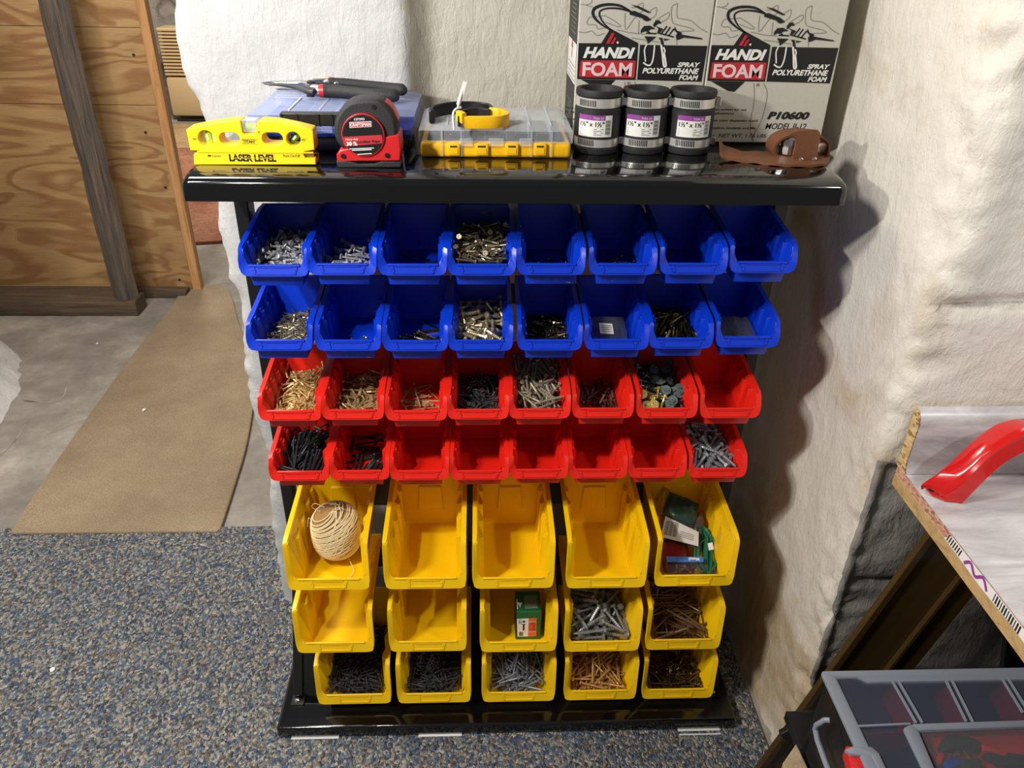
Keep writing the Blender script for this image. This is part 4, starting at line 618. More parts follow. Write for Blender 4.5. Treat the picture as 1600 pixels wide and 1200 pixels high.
c = at(1455, 766, Z=BZ+.004); b = MB(); b.lathe([(.0035, .0), (.0035, .0006)], c, 14); b.build('screw_hole', 'black', hd)

# ------------------------------------------------------------------ toolbox on the lower shelf
TZ = .45
tb = thing('tool_organizer_case', 'black tool case with frosted see-through lid and red dividers under the bench', 'tool case', (.6, -.6, .281))
x0t, y1t = at(1283, 1049, Z=TZ).x, at(1283, 1049, Z=TZ).y; x1t = x0t+.46; y0t = y1t-.30
b = MB()
b.prism([(x0t+.02, y1t-.006, .281), (x1t-.02, y1t-.006, .281), (x1t-.02, y0t+.01, .281), (x0t+.02, y0t+.01, .281)], (0, 0, .012))
for q0, q1 in (((x0t+.008, y0t+.005), (x0t+.012, y1t-.003)), ((x1t-.012, y0t+.005), (x1t-.008, y1t-.003)), ((x0t+.008, y1t-.007), (x1t-.008, y1t-.003)), ((x0t+.008, y0t+.005), (x1t-.008, y0t+.009))): b.box((q0[0], q0[1], .283), (q1[0], q1[1], TZ-.006))
b.build('case_body', 'black_plastic', tb, bevel=.002, seg=1)
def tp(px, py, z=TZ): return at(px, py, Z=z)
b = MB(); b.box((x0t+.013, y0t+.01, TZ-.052), (x1t-.013, y1t-.008, TZ-.050)); b.build('tray_floor', 'slate', tb)
def slab(px_pts, z0, z1, name, mat, bev=.002, smooth=True):
    q = [at(x, y, Z=z1) for x, y in px_pts]; b = MB(); b.prism([(v.x, v.y, z0) for v in q], (0, 0, z1-z0)); return b.build(name, mat, tb, bevel=bev, smooth=smooth)
# rim of the lid and its panel
rim = [(x0t, y0t, x0t+.016, y1t), (x1t-.016, y0t, x1t, y1t), (x0t, y1t-.020, x1t, y1t), (x0t, y0t, x1t, y0t+.02)]
b = MB()
b.prism([(x0t, y1t, TZ-.008), (x1t, y1t, TZ-.008), (x1t, y1t-.020, TZ-.008), (x0t+.055, y1t-.020, TZ-.008), (x0t+.045, y1t-.012, TZ-.008), (x0t+.016, y1t-.012, TZ-.008), (x0t+.016, y0t, TZ-.008), (x0t, y0t, TZ-.008)], (0, 0, .010))
b.build('lid_rim', 'frost_rim', tb, bevel=.003, smooth=True)
yw_ = at(1500, 1134, Z=TZ).y; xw_ = at(1440, 1150, Z=TZ).x
b = MB(); b.box((x0t+.014, yw_, TZ-.003), (x1t-.004, y1t-.012, TZ-.001)); b.build('lid_panel', 'frosted', tb)
b = MB(); b.box((x0t+.014, y0t+.004, TZ-.003), (xw_, yw_-.0002, TZ-.001)); b.build('lid_panel', 'frosted', tb)
b = MB(); b.box((xw_+.0002, y0t+.004, TZ-.002), (x1t-.004, yw_-.0002, TZ-.001)); b.build('window', 'window', tb)
for (xa, ya), (xb, yb) in (((1388, 1062), (1432, 1140)), ((1472, 1060), (1510, 1138)), ((1558, 1058), (1598, 1124))):
    p0, p1 = tp(xa, ya, TZ-.012), tp(xb, yb, TZ-.012); d = (p1-p0).normalized(); s = Vector((-d.y, d.x, 0))
    b = MB(); b.obox((p0+p1)/2-Vector((0, 0, .016)), s*.0012, d*((p1-p0).length/2), (0, 0, .020)); b.build('divider', 'tool_red', tb)
    for o_ in (-.004, .004):
        b = MB(); b.obox((p0+p1)/2+s*o_+Vector((0, 0, .0125)), s*.0013, d*((p1-p0).length/2), (0, 0, .0012)); b.build('lid_rib', 'frost_rim', tb)
p0, p1 = tp(1336, 1150, TZ-.012), tp(1420, 1146, TZ-.012); b = MB(); b.obox((p0+p1)/2-Vector((0, 0, .016)), (p1-p0)/2, (0, .0012, 0), (0, 0, .020)); b.build('divider', 'tool_red', tb)
b = MB(); b.obox((p0+p1)/2+Vector((0, .004, .0125)), (p1-p0)/2, (0, .0013, 0), (0, 0, .0012)); b.build('lid_rib', 'frost_rim', tb)
# raised window over the red tray
slab([(1424, 1130), (1660, 1122), (1660, 1133), (1436, 1141)], TZ-.004, TZ+.004, 'window_frame', 'frost_rim', .0025)
slab([(1412, 1136), (1424, 1130), (1436, 1141), (1478, 1240), (1462, 1240)], TZ-.004, TZ+.004, 'window_frame', 'frost_rim', .0025)
slab([(1320, 1170), (1336, 1164), (1362, 1166), (1374, 1176), (1392, 1215), (1378, 1215), (1362, 1180), (1330, 1178)], TZ-.004, TZ+.003, 'latch_frame', 'frost_rim', .002)
q = [tp(*v, TZ-.02) for v in ((1440, 1146), (1700, 1136), (1720, 1260), (1480, 1260))]; b = MB(); b.prism([(v.x, v.y, TZ-.022) for v in q], (0, 0, .002)); b.build('red_tray', 'tool_red', tb)
b = MB(); q = tp(1340, 1190, TZ); b.obox(q+Vector((0, 0, -.012)), (.009, -.001, 0), (.004, .022, 0), (0, 0, .010)); b.build('latch', 'tool_red', tb, bevel=.003, smooth=True)
b = MB(); b.tube(smooth_path([(x0t-.004, y1t-.055, .425), (x0t-.012, y1t-.052, .418), (x0t-.014, y1t-.058, .39), (x0t-.014, y1t-.20, .385)], 4), .0035, 8); b.build('side_bar', 'frost_rim', tb, smooth=True)
def tray_item(name, mat, pxs, z, h, lab, cat, bev=.002):
    q = [at(x, y, Z=z) for x, y in pxs]; b = MB(); b.prism([(v.x, v.y, z) for v in q], (0, 0, h)); return own(b, name, mat, lab, cat, bevel=bev, smooth=True)
tz = TZ-.0195
tray_item('hand_tool', 'black_rubber', [(1462, 1172), (1474, 1156), (1492, 1152), (1512, 1158), (1530, 1166), (1534, 1176), (1518, 1182), (1490, 1176), (1470, 1182)], tz, .010, 'black curved tool grip lying in the red tray of the tool case', 'tool', .003)
tray_item('hand_tool', 'black_rubber', [(1530, 1186), (1550, 1176), (1580, 1184), (1610, 1186), (1620, 1200), (1560, 1202)], tz, .010, 'black tool grip at the right end of the red tray', 'tool', .003)
tray_item('red_clip', 'tool_red', [(1458, 1192), (1466, 1180), (1474, 1186), (1468, 1200), (1460, 1204)], tz, .009, 'small red clip at the left of the tray tools', 'clip')
tray_item('red_strip', 'tool_red', [(1528, 1170), (1540, 1174), (1572, 1184), (1566, 1190), (1532, 1180)], tz, .012, 'red bar between the two black tool grips', 'tool')
tray_item('blue_tool', 'case_blue', [(1470, 1198), (1480, 1188), (1498, 1186), (1500, 1200), (1478, 1210)], tz, .009, 'dark blue cap among the tools in the red tray', 'cap')
tray_item('green_clip', 'dark_green', [(1496, 1198), (1508, 1190), (1532, 1194), (1530, 1204), (1502, 1210)], tz, .010, 'green clip in front of the gold pins in the tray', 'clip')
for k in range(16):
    c = at(1482+random.random()*42, 1174+random.random()*14, Z=tz+.012); an = random.gauss(.0, .5); d = Vector((math.cos(an), math.sin(an), 0))*.006
    b = MB(); b.tube([c-d, c+d], .0006, 5); own(b, 'brass_pin', 'brass', 'short brass pin in the small heap on the black tool grip', 'pin', 'brass pins in the tool case')
p = at(1236, 1188, Z=.30); b = MB(); b.prism([(.362, -.50, .2815), (.392, -.47, .2815), (.398, -.56, .2815), (.362, -.58, .2815)], (0, 0, .022)); own(b, 'wood_block', 'block_wood', 'pale sawn wood block beside the black tool case', 'block', bevel=.002)

# ------------------------------------------------------------------ the rack
rk = thing('bin_rack', 'black steel floor rack with glossy top shelf holding rows of coloured bins', 'rack', (0, -.08, 0))
SZ = 1.0185                                                       # top of the shelf
sp_ = [(-.185, .9860), (-.1855, 1.006), (-.1835, 1.0115), (-.178, 1.0150), (-.168, 1.0172), (-.155, SZ), (.088, SZ), (.092, 1.016), (.092, .9860)]
b = MB(); n = 11; xs = [-.4165, -.4162, -.4150, -.4120, -.406, .406, .4120, .4150, .4162, .4165]; dz = [.012, .008, .004, .0012, 0, 0, .0012, .004, .008, .012]
for x, d in zip(xs, dz):
    for y, z in sp_: b.v.append(Vector((x, y+(d*.35 if y < -.15 else 0), z-(d if z > 1.0 else 0))))
m_ = len(sp_)
for i in range(len(xs)-1):
    for k in range(m_): b.f.append((i*m_+k, i*m_+(k+1) % m_, (i+1)*m_+(k+1) % m_, (i+1)*m_+k))
b.f += [tuple(range(m_)), tuple((len(xs)-1)*m_+k for k in range(m_))]
b.build('top_shelf', 'black_metal', rk, smooth=True)
b = MB(); b.box((-.4185, -.2345, .0095), (.4185, .090, .0360)); b.build('base_tray', 'black_metal', rk, bevel=.0045, seg=3, smooth=True)
for s in (-1, 1):
    b = MB(); b.box((min(s*.3835, s*.4035), -.036, .0362), (max(s*.3835, s*.4035), -.004, .9858)); b.build('upright', 'black_satin', rk, bevel=.0015, seg=1)
    p0 = Vector((s*.390, -.168, .044)); p1 = Vector((s*.390, -.030, .30)); d = (p1-p0).normalized()
    b = MB(); b.obox((p0+p1)/2, (.0085, 0, 0), Vector((0, -d.z, d.y))*.008, d*((p1-p0).length/2)); b.build('brace', 'black_satin', rk, bevel=.001, seg=1)
    b = MB(); b.box((s*.390-.012, -.188, .0362), (s*.390+.012, -.160, .0395)); f = b.build('brace_foot', 'black_satin', rk, bevel=.001, seg=1)
    b = MB(); b.lathe([(.0052, .0395), (.0052, .0415), (.003, .0435)], (s*.390-.002, -.177, 0), 12); b.build('bolt', 'steel', f)
BINS = {
 'b1': ([(-.3246, .8771), (-.2346, .8792), (-.1408, .879), (-.0483, .8793), (.0453, .8804), (.1426, .8808), (.2392, .8816), (.3345, .8843)], 'blue', 's'),
 'b2': ([(-.3314, .7648), (-.2361, .7647), (-.1419, .7641), (-.0502, .7645), (.0485, .7649), (.1442, .7657), (.2366, .7678), (.3328, .7698)], 'blue', 's'),
 'r1': ([(-.3319, .6476), (-.2393, .6488), (-.146, .6466), (-.0541, .6484), (.0382, .649), (.1334, .6496), (.2303, .6491), (.327, .6486)], 'red', 's'),
 'r2': ([(-.3313, .5361), (-.2383, .5369), (-.1457, .536), (-.0520, .5352), (.0411, .5367), (.1345, .5365), (.2283, .5369), (.325, .536)], 'red', 's'),
 'y1': ([(-.2988, .3416), (-.1413, .3409), (.0031, .3393), (.1571, .3375), (.3047, .3392)], 'yellow', 'y'),
 'y2': ([(-.3022, .1926), (-.1424, .1917), (.0150, .1869), (.1618, .1843), (.3056, .1857)], 'yellow', 'y'),
 'y3': ([(-.2807, .0560), (-.136, .0550), (.0181, .0540), (.1684, .0545), (.3127, .0540)], 'yellow', 'y')}
DROP = {'s': .018, 'y': .012}; YF = {'s': -.162, 'y': -.200}
for k, (L, c, sz) in BINS.items():
    z = sum(q[1] for q in L)/len(L)-DROP[sz]; H = .066 if sz == 's' else .112
    b = MB(); b.box((-.381, -.0095, z+H*.30), (.381, -.0045, z+H*.30+(.034 if sz == 's' else .062))); b.build('hanging_rail', 'rail_metal', rk, bevel=.0008, seg=1)

# ------------------------------------------------------------------ bins
def bin_meshes(col, sz):
    if sz == 's': w0, w1, H0, xo, Hf, Hb, hl, rb, D, yfb = .0315, .0400, .064, .0465, .0545, .0695, .0315, .018, .148, .013
    else: w0, w1, H0, xo, Hf, Hb, hl, rb, D, yfb = .0480, .0600, .118, .0672, .104, .1150, .0305, .012, .184, .014
    fw = .0052 if sz == 's' else .0066; k = (w1-w0)/H0; wi = lambda z: w0+k*z; t = .0018; mt = col+'_plastic'
    yb = lambda z: D-.008*(1-z/Hb)                      # the back leans out a little
    b = MB()
    zs = [0, hl, Hf, Hb]
    def ring(off, zf):                                  # inner (off=0) and outer (off=t) skins
        V = {}
        for s in (-1, 1):
            V[s, 'fb'] = Vector((s*(wi(0)+off), yfb-off, zf)); V[s, 'fl'] = Vector((s*(w0+.0008+off), .0050-off*.5, hl)); V[s, 'fm'] = Vector((s*(xo-fw-t+off), .0078-off*.3, hl+.011)); V[s, 'fn'] = Vector((s*(xo-fw-.0046-t+off), .0060-off*.3, hl+.0014)); V[s, 'f2'] = Vector((s*(wi(0)+off), .040, zf))
            V[s, 'fc'] = Vector((s*(xo-fw-t+off), .0105-off*.2, Hf-.002)); V[s, 'ft'] = Vector((s*(wi(Hf)+off), .034, Hf+.003)); V[s, 'bt'] = Vector((s*(wi(Hb)+off), D+off, Hb)); V[s, 'bb'] = Vector((s*(wi(0)+off), yb(0)+off, zf))
        return V
    I, O = ring(0, t), ring(t, 0); keys = [(s, q) for s in (-1, 1) for q in ('fb', 'f2', 'fl', 'fn', 'fm', 'fc', 'ft', 'bt', 'bb')]
    ix = {}
    for nm, R in (('I', I), ('O', O)):
        for q in keys: ix[nm, q] = len(b.v); b.v.append(R[q])
    def face(nm, qs): b.f.append(tuple(ix[nm, q] for q in qs))
    for nm in 'IO':
        face(nm, [(-1, 'fb'), (1, 'fb'), (1, 'f2'), (1, 'bb'), (-1, 'bb'), (-1, 'f2')]); face(nm, [(-1, 'bb'), (1, 'bb'), (1, 'bt'), (-1, 'bt')]); face(nm, [(-1, 'fb'), (-1, 'fl'), (1, 'fl'), (1, 'fb')])
        for s in (-1, 1):
            face(nm, [(s, q) for q in ('f2', 'bb', 'bt', 'ft')]); face(nm, [(s, q) for q in ('fb', 'f2', 'fm', 'fn')]); face(nm, [(s, q) for q in ('fb', 'fn', 'fl')]); face(nm, [(s, q) for q in ('f2', 'ft', 'fc', 'fm')])
    loop = [(-1, 'bt'), (-1, 'ft'), (-1, 'fc'), (-1, 'fm'), (-1, 'fn'), (-1, 'fl'), (1, 'fl'), (1, 'fn'), (1, 'fm'), (1, 'fc'), (1, 'ft'), (1, 'bt')]
    for a_, c_ in zip(loop, loop[1:]+loop[:1]): b.f.append((ix['I', a_], ix['I', c_], ix['O', c_], ix['O', a_]))
    shell = b.mesh('shell', mt, bevel=.0009, seg=1, smooth=True)
    # rim: pairs of inner and outer points swept round the opening
    def side(s):
        xi = xo-fw
        return [((s*(w1-.0005), D+.001, Hb), (s*(xo-.002), D+.003, Hb)), ((s*(w1+.0005), D-.02, Hb-.0008), (s*xo, D-.02, Hb-.0006)), ((s*(wi(Hf)+.001), .034, Hf+.003), (s*xo, .032, Hf+.0032)),
                ((s*(xi-.0005), .0175, Hf+.0008), (s*xo, .0165, Hf+.0006)), ((s*xi, .0125, Hf-.0012), (s*xo, .0100, Hf-.0028)), ((s*xi, .0105, Hf-.0050), (s*xo, .0072, Hf-.0075)),
                ((s*xi, .0082, hl+.013), (s*xo, .0028, hl+.008)), ((s*(xi-.0012), .0070, hl+.006), (s*(xo-.0004), .0010, hl-.001)), ((s*(xi-.0045), .0058, hl+.0018), (s*(xo-.0024), .0002, rb+.005)),
                ((s*(w0+.0010), .0052, hl+.0002), (s*(xo-.0060), 0, rb+.0014)), ((s*(w0-.003), .0050, hl), (s*(xo-.0120), 0, rb))]
    L = side(-1)+side(1)[::-1]; n = len(L); b = MB()
    for i, (p, q) in enumerate(L):
        p, q = Vector(p), Vector(q); pa, pb = Vector(L[(i-1) % n][0])+Vector(L[(i-1) % n][1]), Vector(L[(i+1) % n][0])+Vector(L[(i+1) % n][1])
        t_ = (pb-pa).normalized(); o_ = (q-p).normalized(); nn_ = t_.cross(o_).normalized()*.0011
        b.v += [p+nn_, q+nn_, q-nn_, p-nn_]
    for i in range(n):
        j = (i+1) % n
        for e in range(4): b.f.append((i*4+e, i*4+(e+1) % 4, j*4+(e+1) % 4, j*4+e))
    rim = b.mesh('rim', mt, smooth=True)
    # upright ribs inside each side wall, their tops stepped under the rim
    ribs = []
    y0, dy = (.031, .028) if sz == 's' else (.042, .0465 if sz == 'y' else .04)
    zt = .0525 if sz == 's' else .088
    for s in (-1, 1):
        rr_ = []
        hw = .0055 if sz == 's' else .008; lg = .022 if sz == 's' else .036
        xin = w0+.0006
        b = MB(); xw = wi(zt)+.0006
        A = [(w0, -.003, .002), (w0, lg, .002), (xin, hw*.8, .002), (xin, 0, .002)]
        B = [(xw, -.0045, zt), (xw, lg, zt-.004), (xin+.0010, hw*.8, zt-.0015), (xin+.0010, -.001, zt-.0015)]
        b.add([(s*x, y, z) for x, y, z in A+B], [(0, 1, 2, 3), (4, 7, 6, 5), (0, 4, 5, 1), (1, 5, 6, 2), (2, 6, 7, 3), (3, 7, 4, 0)])
        # little notch collar at the top
        c = Vector((s*(xw-.0014), 0, zt+.0016)); b.obox(c, (.0012, 0, 0), (0, hw*.55, 0), (0, 0, .0022))
        ribs.append((s, b.mesh('rib', mt, bevel=.0005, seg=1, smooth=True)))
    # label slot on the front lip
    ax = Vector((0, .0050, hl-rb)); L_ = ax.length; ax.normalize(); nrm = Vector((0, -ax.z, ax.y))
    hw = .027 if sz == 's' else .027; b = MB(); o_ = Vector((0, 0, rb))+nrm*.0012
    def P_(x, v, e): return Vector((x, 0, 0))+o_+ax*(v*L_)+nrm*e
    for xa, xb, va, vb in ((-hw, hw, .16, .26), (-hw+.004, hw-.004, .78, .86), (-hw-.003, -hw+.001, .55, .84), (hw-.001, hw+.003, .55, .84), (-hw-.001, -hw+.002, .18, .60), (hw-.002, hw+.001, .18, .60)):
        b.add([P_(xa, va, -.0004), P_(xb, va, -.0004), P_(xb, vb, -.0004), P_(xa, vb, -.0004), P_(xa, va, .0013), P_(xb, va, .0013), P_(xb, vb, .0013), P_(xa, vb, .0013)],
              [(3, 2, 1, 0), (4, 5, 6, 7), (0, 1, 5, 4), (1, 2, 6, 5), (2, 3, 7, 6), (3, 0, 4, 7)])
    slot = b.mesh('label_slot', mt)
    extra = []; b = MB(); b.tube([(-w0-.002, .0040, hl+.0002), (w0+.002, .0040, hl+.0002)], .0021, 8); extra.append(('lip_bead', b.mesh('lip_bead', mt, smooth=True)))
    b = MB(); b.box((-.012, D+.001, Hb*.35), (.012, D+.0035, Hb*.35+.006)); extra.append(('hanger_hook', b.mesh('hanger_hook', mt)))
    if sz == 'y':
        b = MB(); b.add([(-.023, yb(.034)-.0005, .034), (.023, yb(.034)-.0005, .034), (.020, yb(.085)-.0005, .085), (-.020, yb(.085)-.0005, .085), (-.0225, yb(.035)-.0035, .036), (.0225, yb(.035)-.0035, .036), (.0195, yb(.084)-.0035, .083), (-.0195, yb(.084)-.0035, .083)],
            [(3, 2, 1, 0), (4, 5, 6, 7), (0, 1, 5, 4), (1, 2, 6, 5), (2, 3, 7, 6), (3, 0, 4, 7)]); extra.append(('back_panel', b.mesh('back_panel', mt, bevel=.001)))
    b = MB(); b.lathe([(.0022, t), (.0020, t+.0006), (.0008, t+.0008)], (0, D*.42, 0), 12); extra.append(('mould_mark', b.mesh('mould_mark', mt)))
    return shell, rim, ribs, slot, extra, y0, dy
BM = {(c, s): bin_meshes(c, s) for c, s in (('blue', 's'), ('red', 's'), ('yellow', 'y'))}
ORD = ['leftmost', 'second from left', 'third from left', 'fourth from left', 'fifth from left', 'sixth from left', 'seventh from left', 'rightmost']
ORD5 = ['leftmost', 'second from left', 'middle', 'second from right', 'rightmost']
ROWN = {'b1': 'top blue row', 'b2': 'lower blue row', 'r1': 'upper red row', 'r2': 'lower red row', 'y1': 'highest yellow row', 'y2': 'middle yellow row', 'y3': 'lowest yellow row'}
CONT = {'b11': 'grey wide-head screws', 'b12': 'a few grey screws', 'b13': 'few dark screws', 'b14': 'piled bronze screws', 'b15': 'scattered dark screws', 'b16': 'short dark screws',
 'b21': 'fine silvery screws', 'b22': 'tiny screws', 'b23': 'loose bronze screws', 'b24': 'shiny round-head screws', 'b25': 'dark bronze screws', 'b26': 'a labelled packet', 'b27': 'long dark bolts', 'b28': 'bagged dark bolts',
 'r11': 'small gold screws', 'r12': 'tan-gold deck screws', 'r13': 'sparse long tan screws', 'r14': 'dark grey screws', 'r15': 'piled taupe screws', 'r16': 'long brown screws', 'r17': 'washer-head roofing screws',
 'r21': 'long black screws', 'r22': 'slanting black screws', 'r28': 'grey hex lag bolts',
 'y11': 'a ball of cream twine', 'y15': 'assorted plastic packets', 'y23': 'a green screw carton', 'y24': 'silver hex lag bolts', 'y25': 'long brown-gold screws',
 'y31': 'short black drywall screws', 'y32': 'black drywall screws', 'y33': 'long grey screws', 'y34': 'honey-gold deck screws', 'y35': 'dark bronze screws'}
BINPOS = {}
for rk_, (L, c, sz) in BINS.items():
    shell, rim, ribs, slot, extra, y0, dy = BM[c, sz]
    for i, (x, zr) in enumerate(L):
        key = rk_+str(i+1); cont = CONT.get(key); pos = (ORD if len(L) == 8 else ORD5)[i]
        lab = ('%s bin holding %s, %s in the %s' if cont else 'empty %s%s bin, %s in the %s') % ((c, cont, pos, ROWN[rk_]) if cont else (c, ' plastic', pos, ROWN[rk_]))
        loc = (x, YF[sz], zr-DROP[sz]); BINPOS[key] = Vector(loc)
        t = thing('storage_bin', lab, 'bin', loc, {'b': 'blue', 'r': 'red', 'y': 'yellow'}[rk_[0]]+' storage bins on the rack')
        link('shell', shell, t); link('rim', rim, t); link('label_slot', slot, t)
        for nm, me in extra: link(nm, me, t)
        for s, me in ribs:
            for q in range(4): o = link('rib', me, t); o.location = (0, y0+dy*q if sz == 's' else (.042, .0845, .129, .165)[q], 0)

# ------------------------------------------------------------------ screws
def screw_mesh(nm, L, r, rh, mat, head='flat', thread=.62, pitch=None, nv=6):
    b = MB(); pitch = pitch or max(.0019, r*1.25); prof = [(r*.12, -L/2), (r*.85, -L/2+L*.09)]
    z = -L/2+L*.09; zt = -L/2+L*thread
    while z+pitch < zt:
        prof += [(r*.78, z+pitch*.45), (r*1.22, z+pitch*.75)]; z += pitch
    prof += [(r*.82, z+pitch*.4)]
    if head == 'flat': prof += [(r*.85, L/2-rh*.75), (rh, L/2-rh*.12), (rh, L/2), (rh*.50, L/2), (rh*.32, L/2-rh*.35)]
    elif head == 'pan': prof += [(r*.85, L/2-rh*.62), (rh*.98, L/2-rh*.58), (rh, L/2-rh*.25), (rh*.72, L/2), (rh*.35, L/2), (rh*.22, L/2-rh*.3)]
    elif head == 'hex': prof += [(r*.95, L/2-rh*.85), (rh, L/2-rh*.80), (rh, L/2-rh*.08), (rh*.8, L/2)]
    elif head == 'washer': prof += [(r*.9, L/2-.0042), (rh, L/2-.0042), (rh*.97, L/2-.0028)]
    b.lathe(prof, (0, 0, 0), nv if head != 'washer' else 14)
    if head == 'washer':
        b.lathe([(rh*.62, L/2-.0028), (rh*.6, L/2-.0020)], (0, 0, 0), 12); b.lathe([(rh*.36, L/2-.0020), (rh*.36, L/2+.0014), (rh*.2, L/2+.0014), (rh*.18, L/2+.0002)], (0, 0, 0), 6)
    return b.mesh(nm, mat)
def decode(q):
    out = []
    for i in range(0, len(q), 5):
        th, el = math.radians(q[i+3]), math.radians(q[i+4]); h = math.cos(el)
        out.append((Vector(q[i:i+3])*.0005, Vector((math.cos(th)*h, math.sin(th)*h, math.sin(el)))))
    return out
def where(k): return '%s in the %s' % ((ORD if k[0] != 'y' else ORD5)[int(k[2])-1]+' bin', ROWN[k[:2]])
SPEC = {  # bin: length, radius, head radius, metal, head, object name, what, raise, slope
 'b11': (.026, .0018, .0045, 'zinc', 'pan', 'wide_head_screw', 'grey wide-head screw', .008, .12), 'b12': (.026, .0018, .0045, 'zinc', 'pan', 'wide_head_screw', 'grey wide-head screw', 0, 0),
 'b13': (.024, .0012, .003, 'bronze', 'flat', 'bronze_screw', 'thin dark bronze screw', 0, 0), 'b14': (.028, .0016, .0038, 'nickel', 'flat', 'shiny_screw', 'shiny bronze-toned screw', .018, .18),
 'b15': (.022, .0014, .003, 'bronze', 'flat', 'bronze_screw', 'dark bronze screw', 0, 0), 'b16': (.019, .0013, .003, 'bronze', 'flat', 'bronze_screw', 'short dark screw', 0, 0),
 'b21': (.019, .0011, .0025, 'nickel', 'flat', 'fine_screw', 'fine silvery screw', .004, .1), 'b22': (.018, .0011, .0025, 'nickel', 'flat', 'fine_screw', 'tiny silvery screw', 0, 0),
 'b23': (.033, .0018, .004, 'antique', 'flat', 'bronze_screw', 'bronze deck screw', 0, 0), 'b24': (.036, .0024, .0052, 'brass', 'pan', 'round_head_screw', 'large shiny round-head screw', .006, .15),
 'b25': (.036, .0018, .0038, 'bronze', 'flat', 'bronze_screw', 'dark bronze screw', .003, .05), 'b27': (.052, .0020, .004, 'bronze', 'hex', 'bolt', 'long dark bolt', .003, .12),
 'b28': (.042, .0018, .0036, 'darkblue', 'pan', 'bolt', 'bluish dark bolt', 0, 0),
 'r11': (.021, .0015, .0032, 'gold', 'flat', 'gold_screw', 'small gold screw', .006, .15), 'r12': (.029, .0016, .0036, 'tan', 'flat', 'gold_screw', 'tan-gold deck screw', .004, .08),
 'r13': (.046, .0015, .0032, 'tan', 'flat', 'tan_screw', 'long tan screw', 0, 0), 'r14': (.026, .0016, .0036, 'steelgrey', 'flat', 'grey_screw', 'dark grey screw', .005, .08),
 'r15': (.046, .0018, .0035, 'taupe', 'flat', 'taupe_screw', 'long taupe screw', .016, .18), 'r16': (.046, .0019, .0034, 'brown', 'flat', 'brown_screw', 'long brown screw', 0, 0),
 'r17': (.026, .002, .0078, 'washer', 'washer', 'roofing_screw', 'grey washer-head roofing screw', .008, .16),
 'r21': (.050, .0019, .0036, 'black', 'flat', 'black_screw', 'long black screw', .008, .1), 'r22': (.050, .0019, .0036, 'black', 'flat', 'black_screw', 'long black screw', 0, 0),
 'r28': (.034, .0028, .0056, 'lead', 'hex', 'lag_bolt', 'grey hex lag bolt', .010, .15),
 'y24': (.058, .0030, .0064, 'galv', 'hex', 'lag_bolt', 'silver hex lag bolt', .012, .15), 'y25': (.066, .0017, .0038, 'umber', 'flat', 'long_screw', 'long brown-gold screw', .012, .15),
 'y31': (.030, .0015, .0038, 'phosphate', 'flat', 'drywall_screw', 'short black drywall screw', .022, .05), 'y32': (.036, .0015, .0038, 'phosphate', 'flat', 'drywall_screw', 'black drywall screw', .022, .05),
 'y33': (.048, .0018, .0040, 'lead', 'flat', 'grey_screw', 'long grey screw', .020, .05), 'y34': (.052, .0018, .0040, 'honey', 'flat', 'gold_screw', 'honey-gold deck screw', .020, .05),
 'y35': (.038, .0016, .0038, 'antique', 'flat', 'bronze_screw', 'dark bronze screw', .018, .05)}
HK = {'r11': 'r31', 'r12': 'r32', 'r13': 'r33', 'r14': 'r34', 'r15': 'r35', 'r16': 'r36', 'r17': 'r37', 'r21': 'r41', 'r22': 'r42', 'r28': 'r48'}
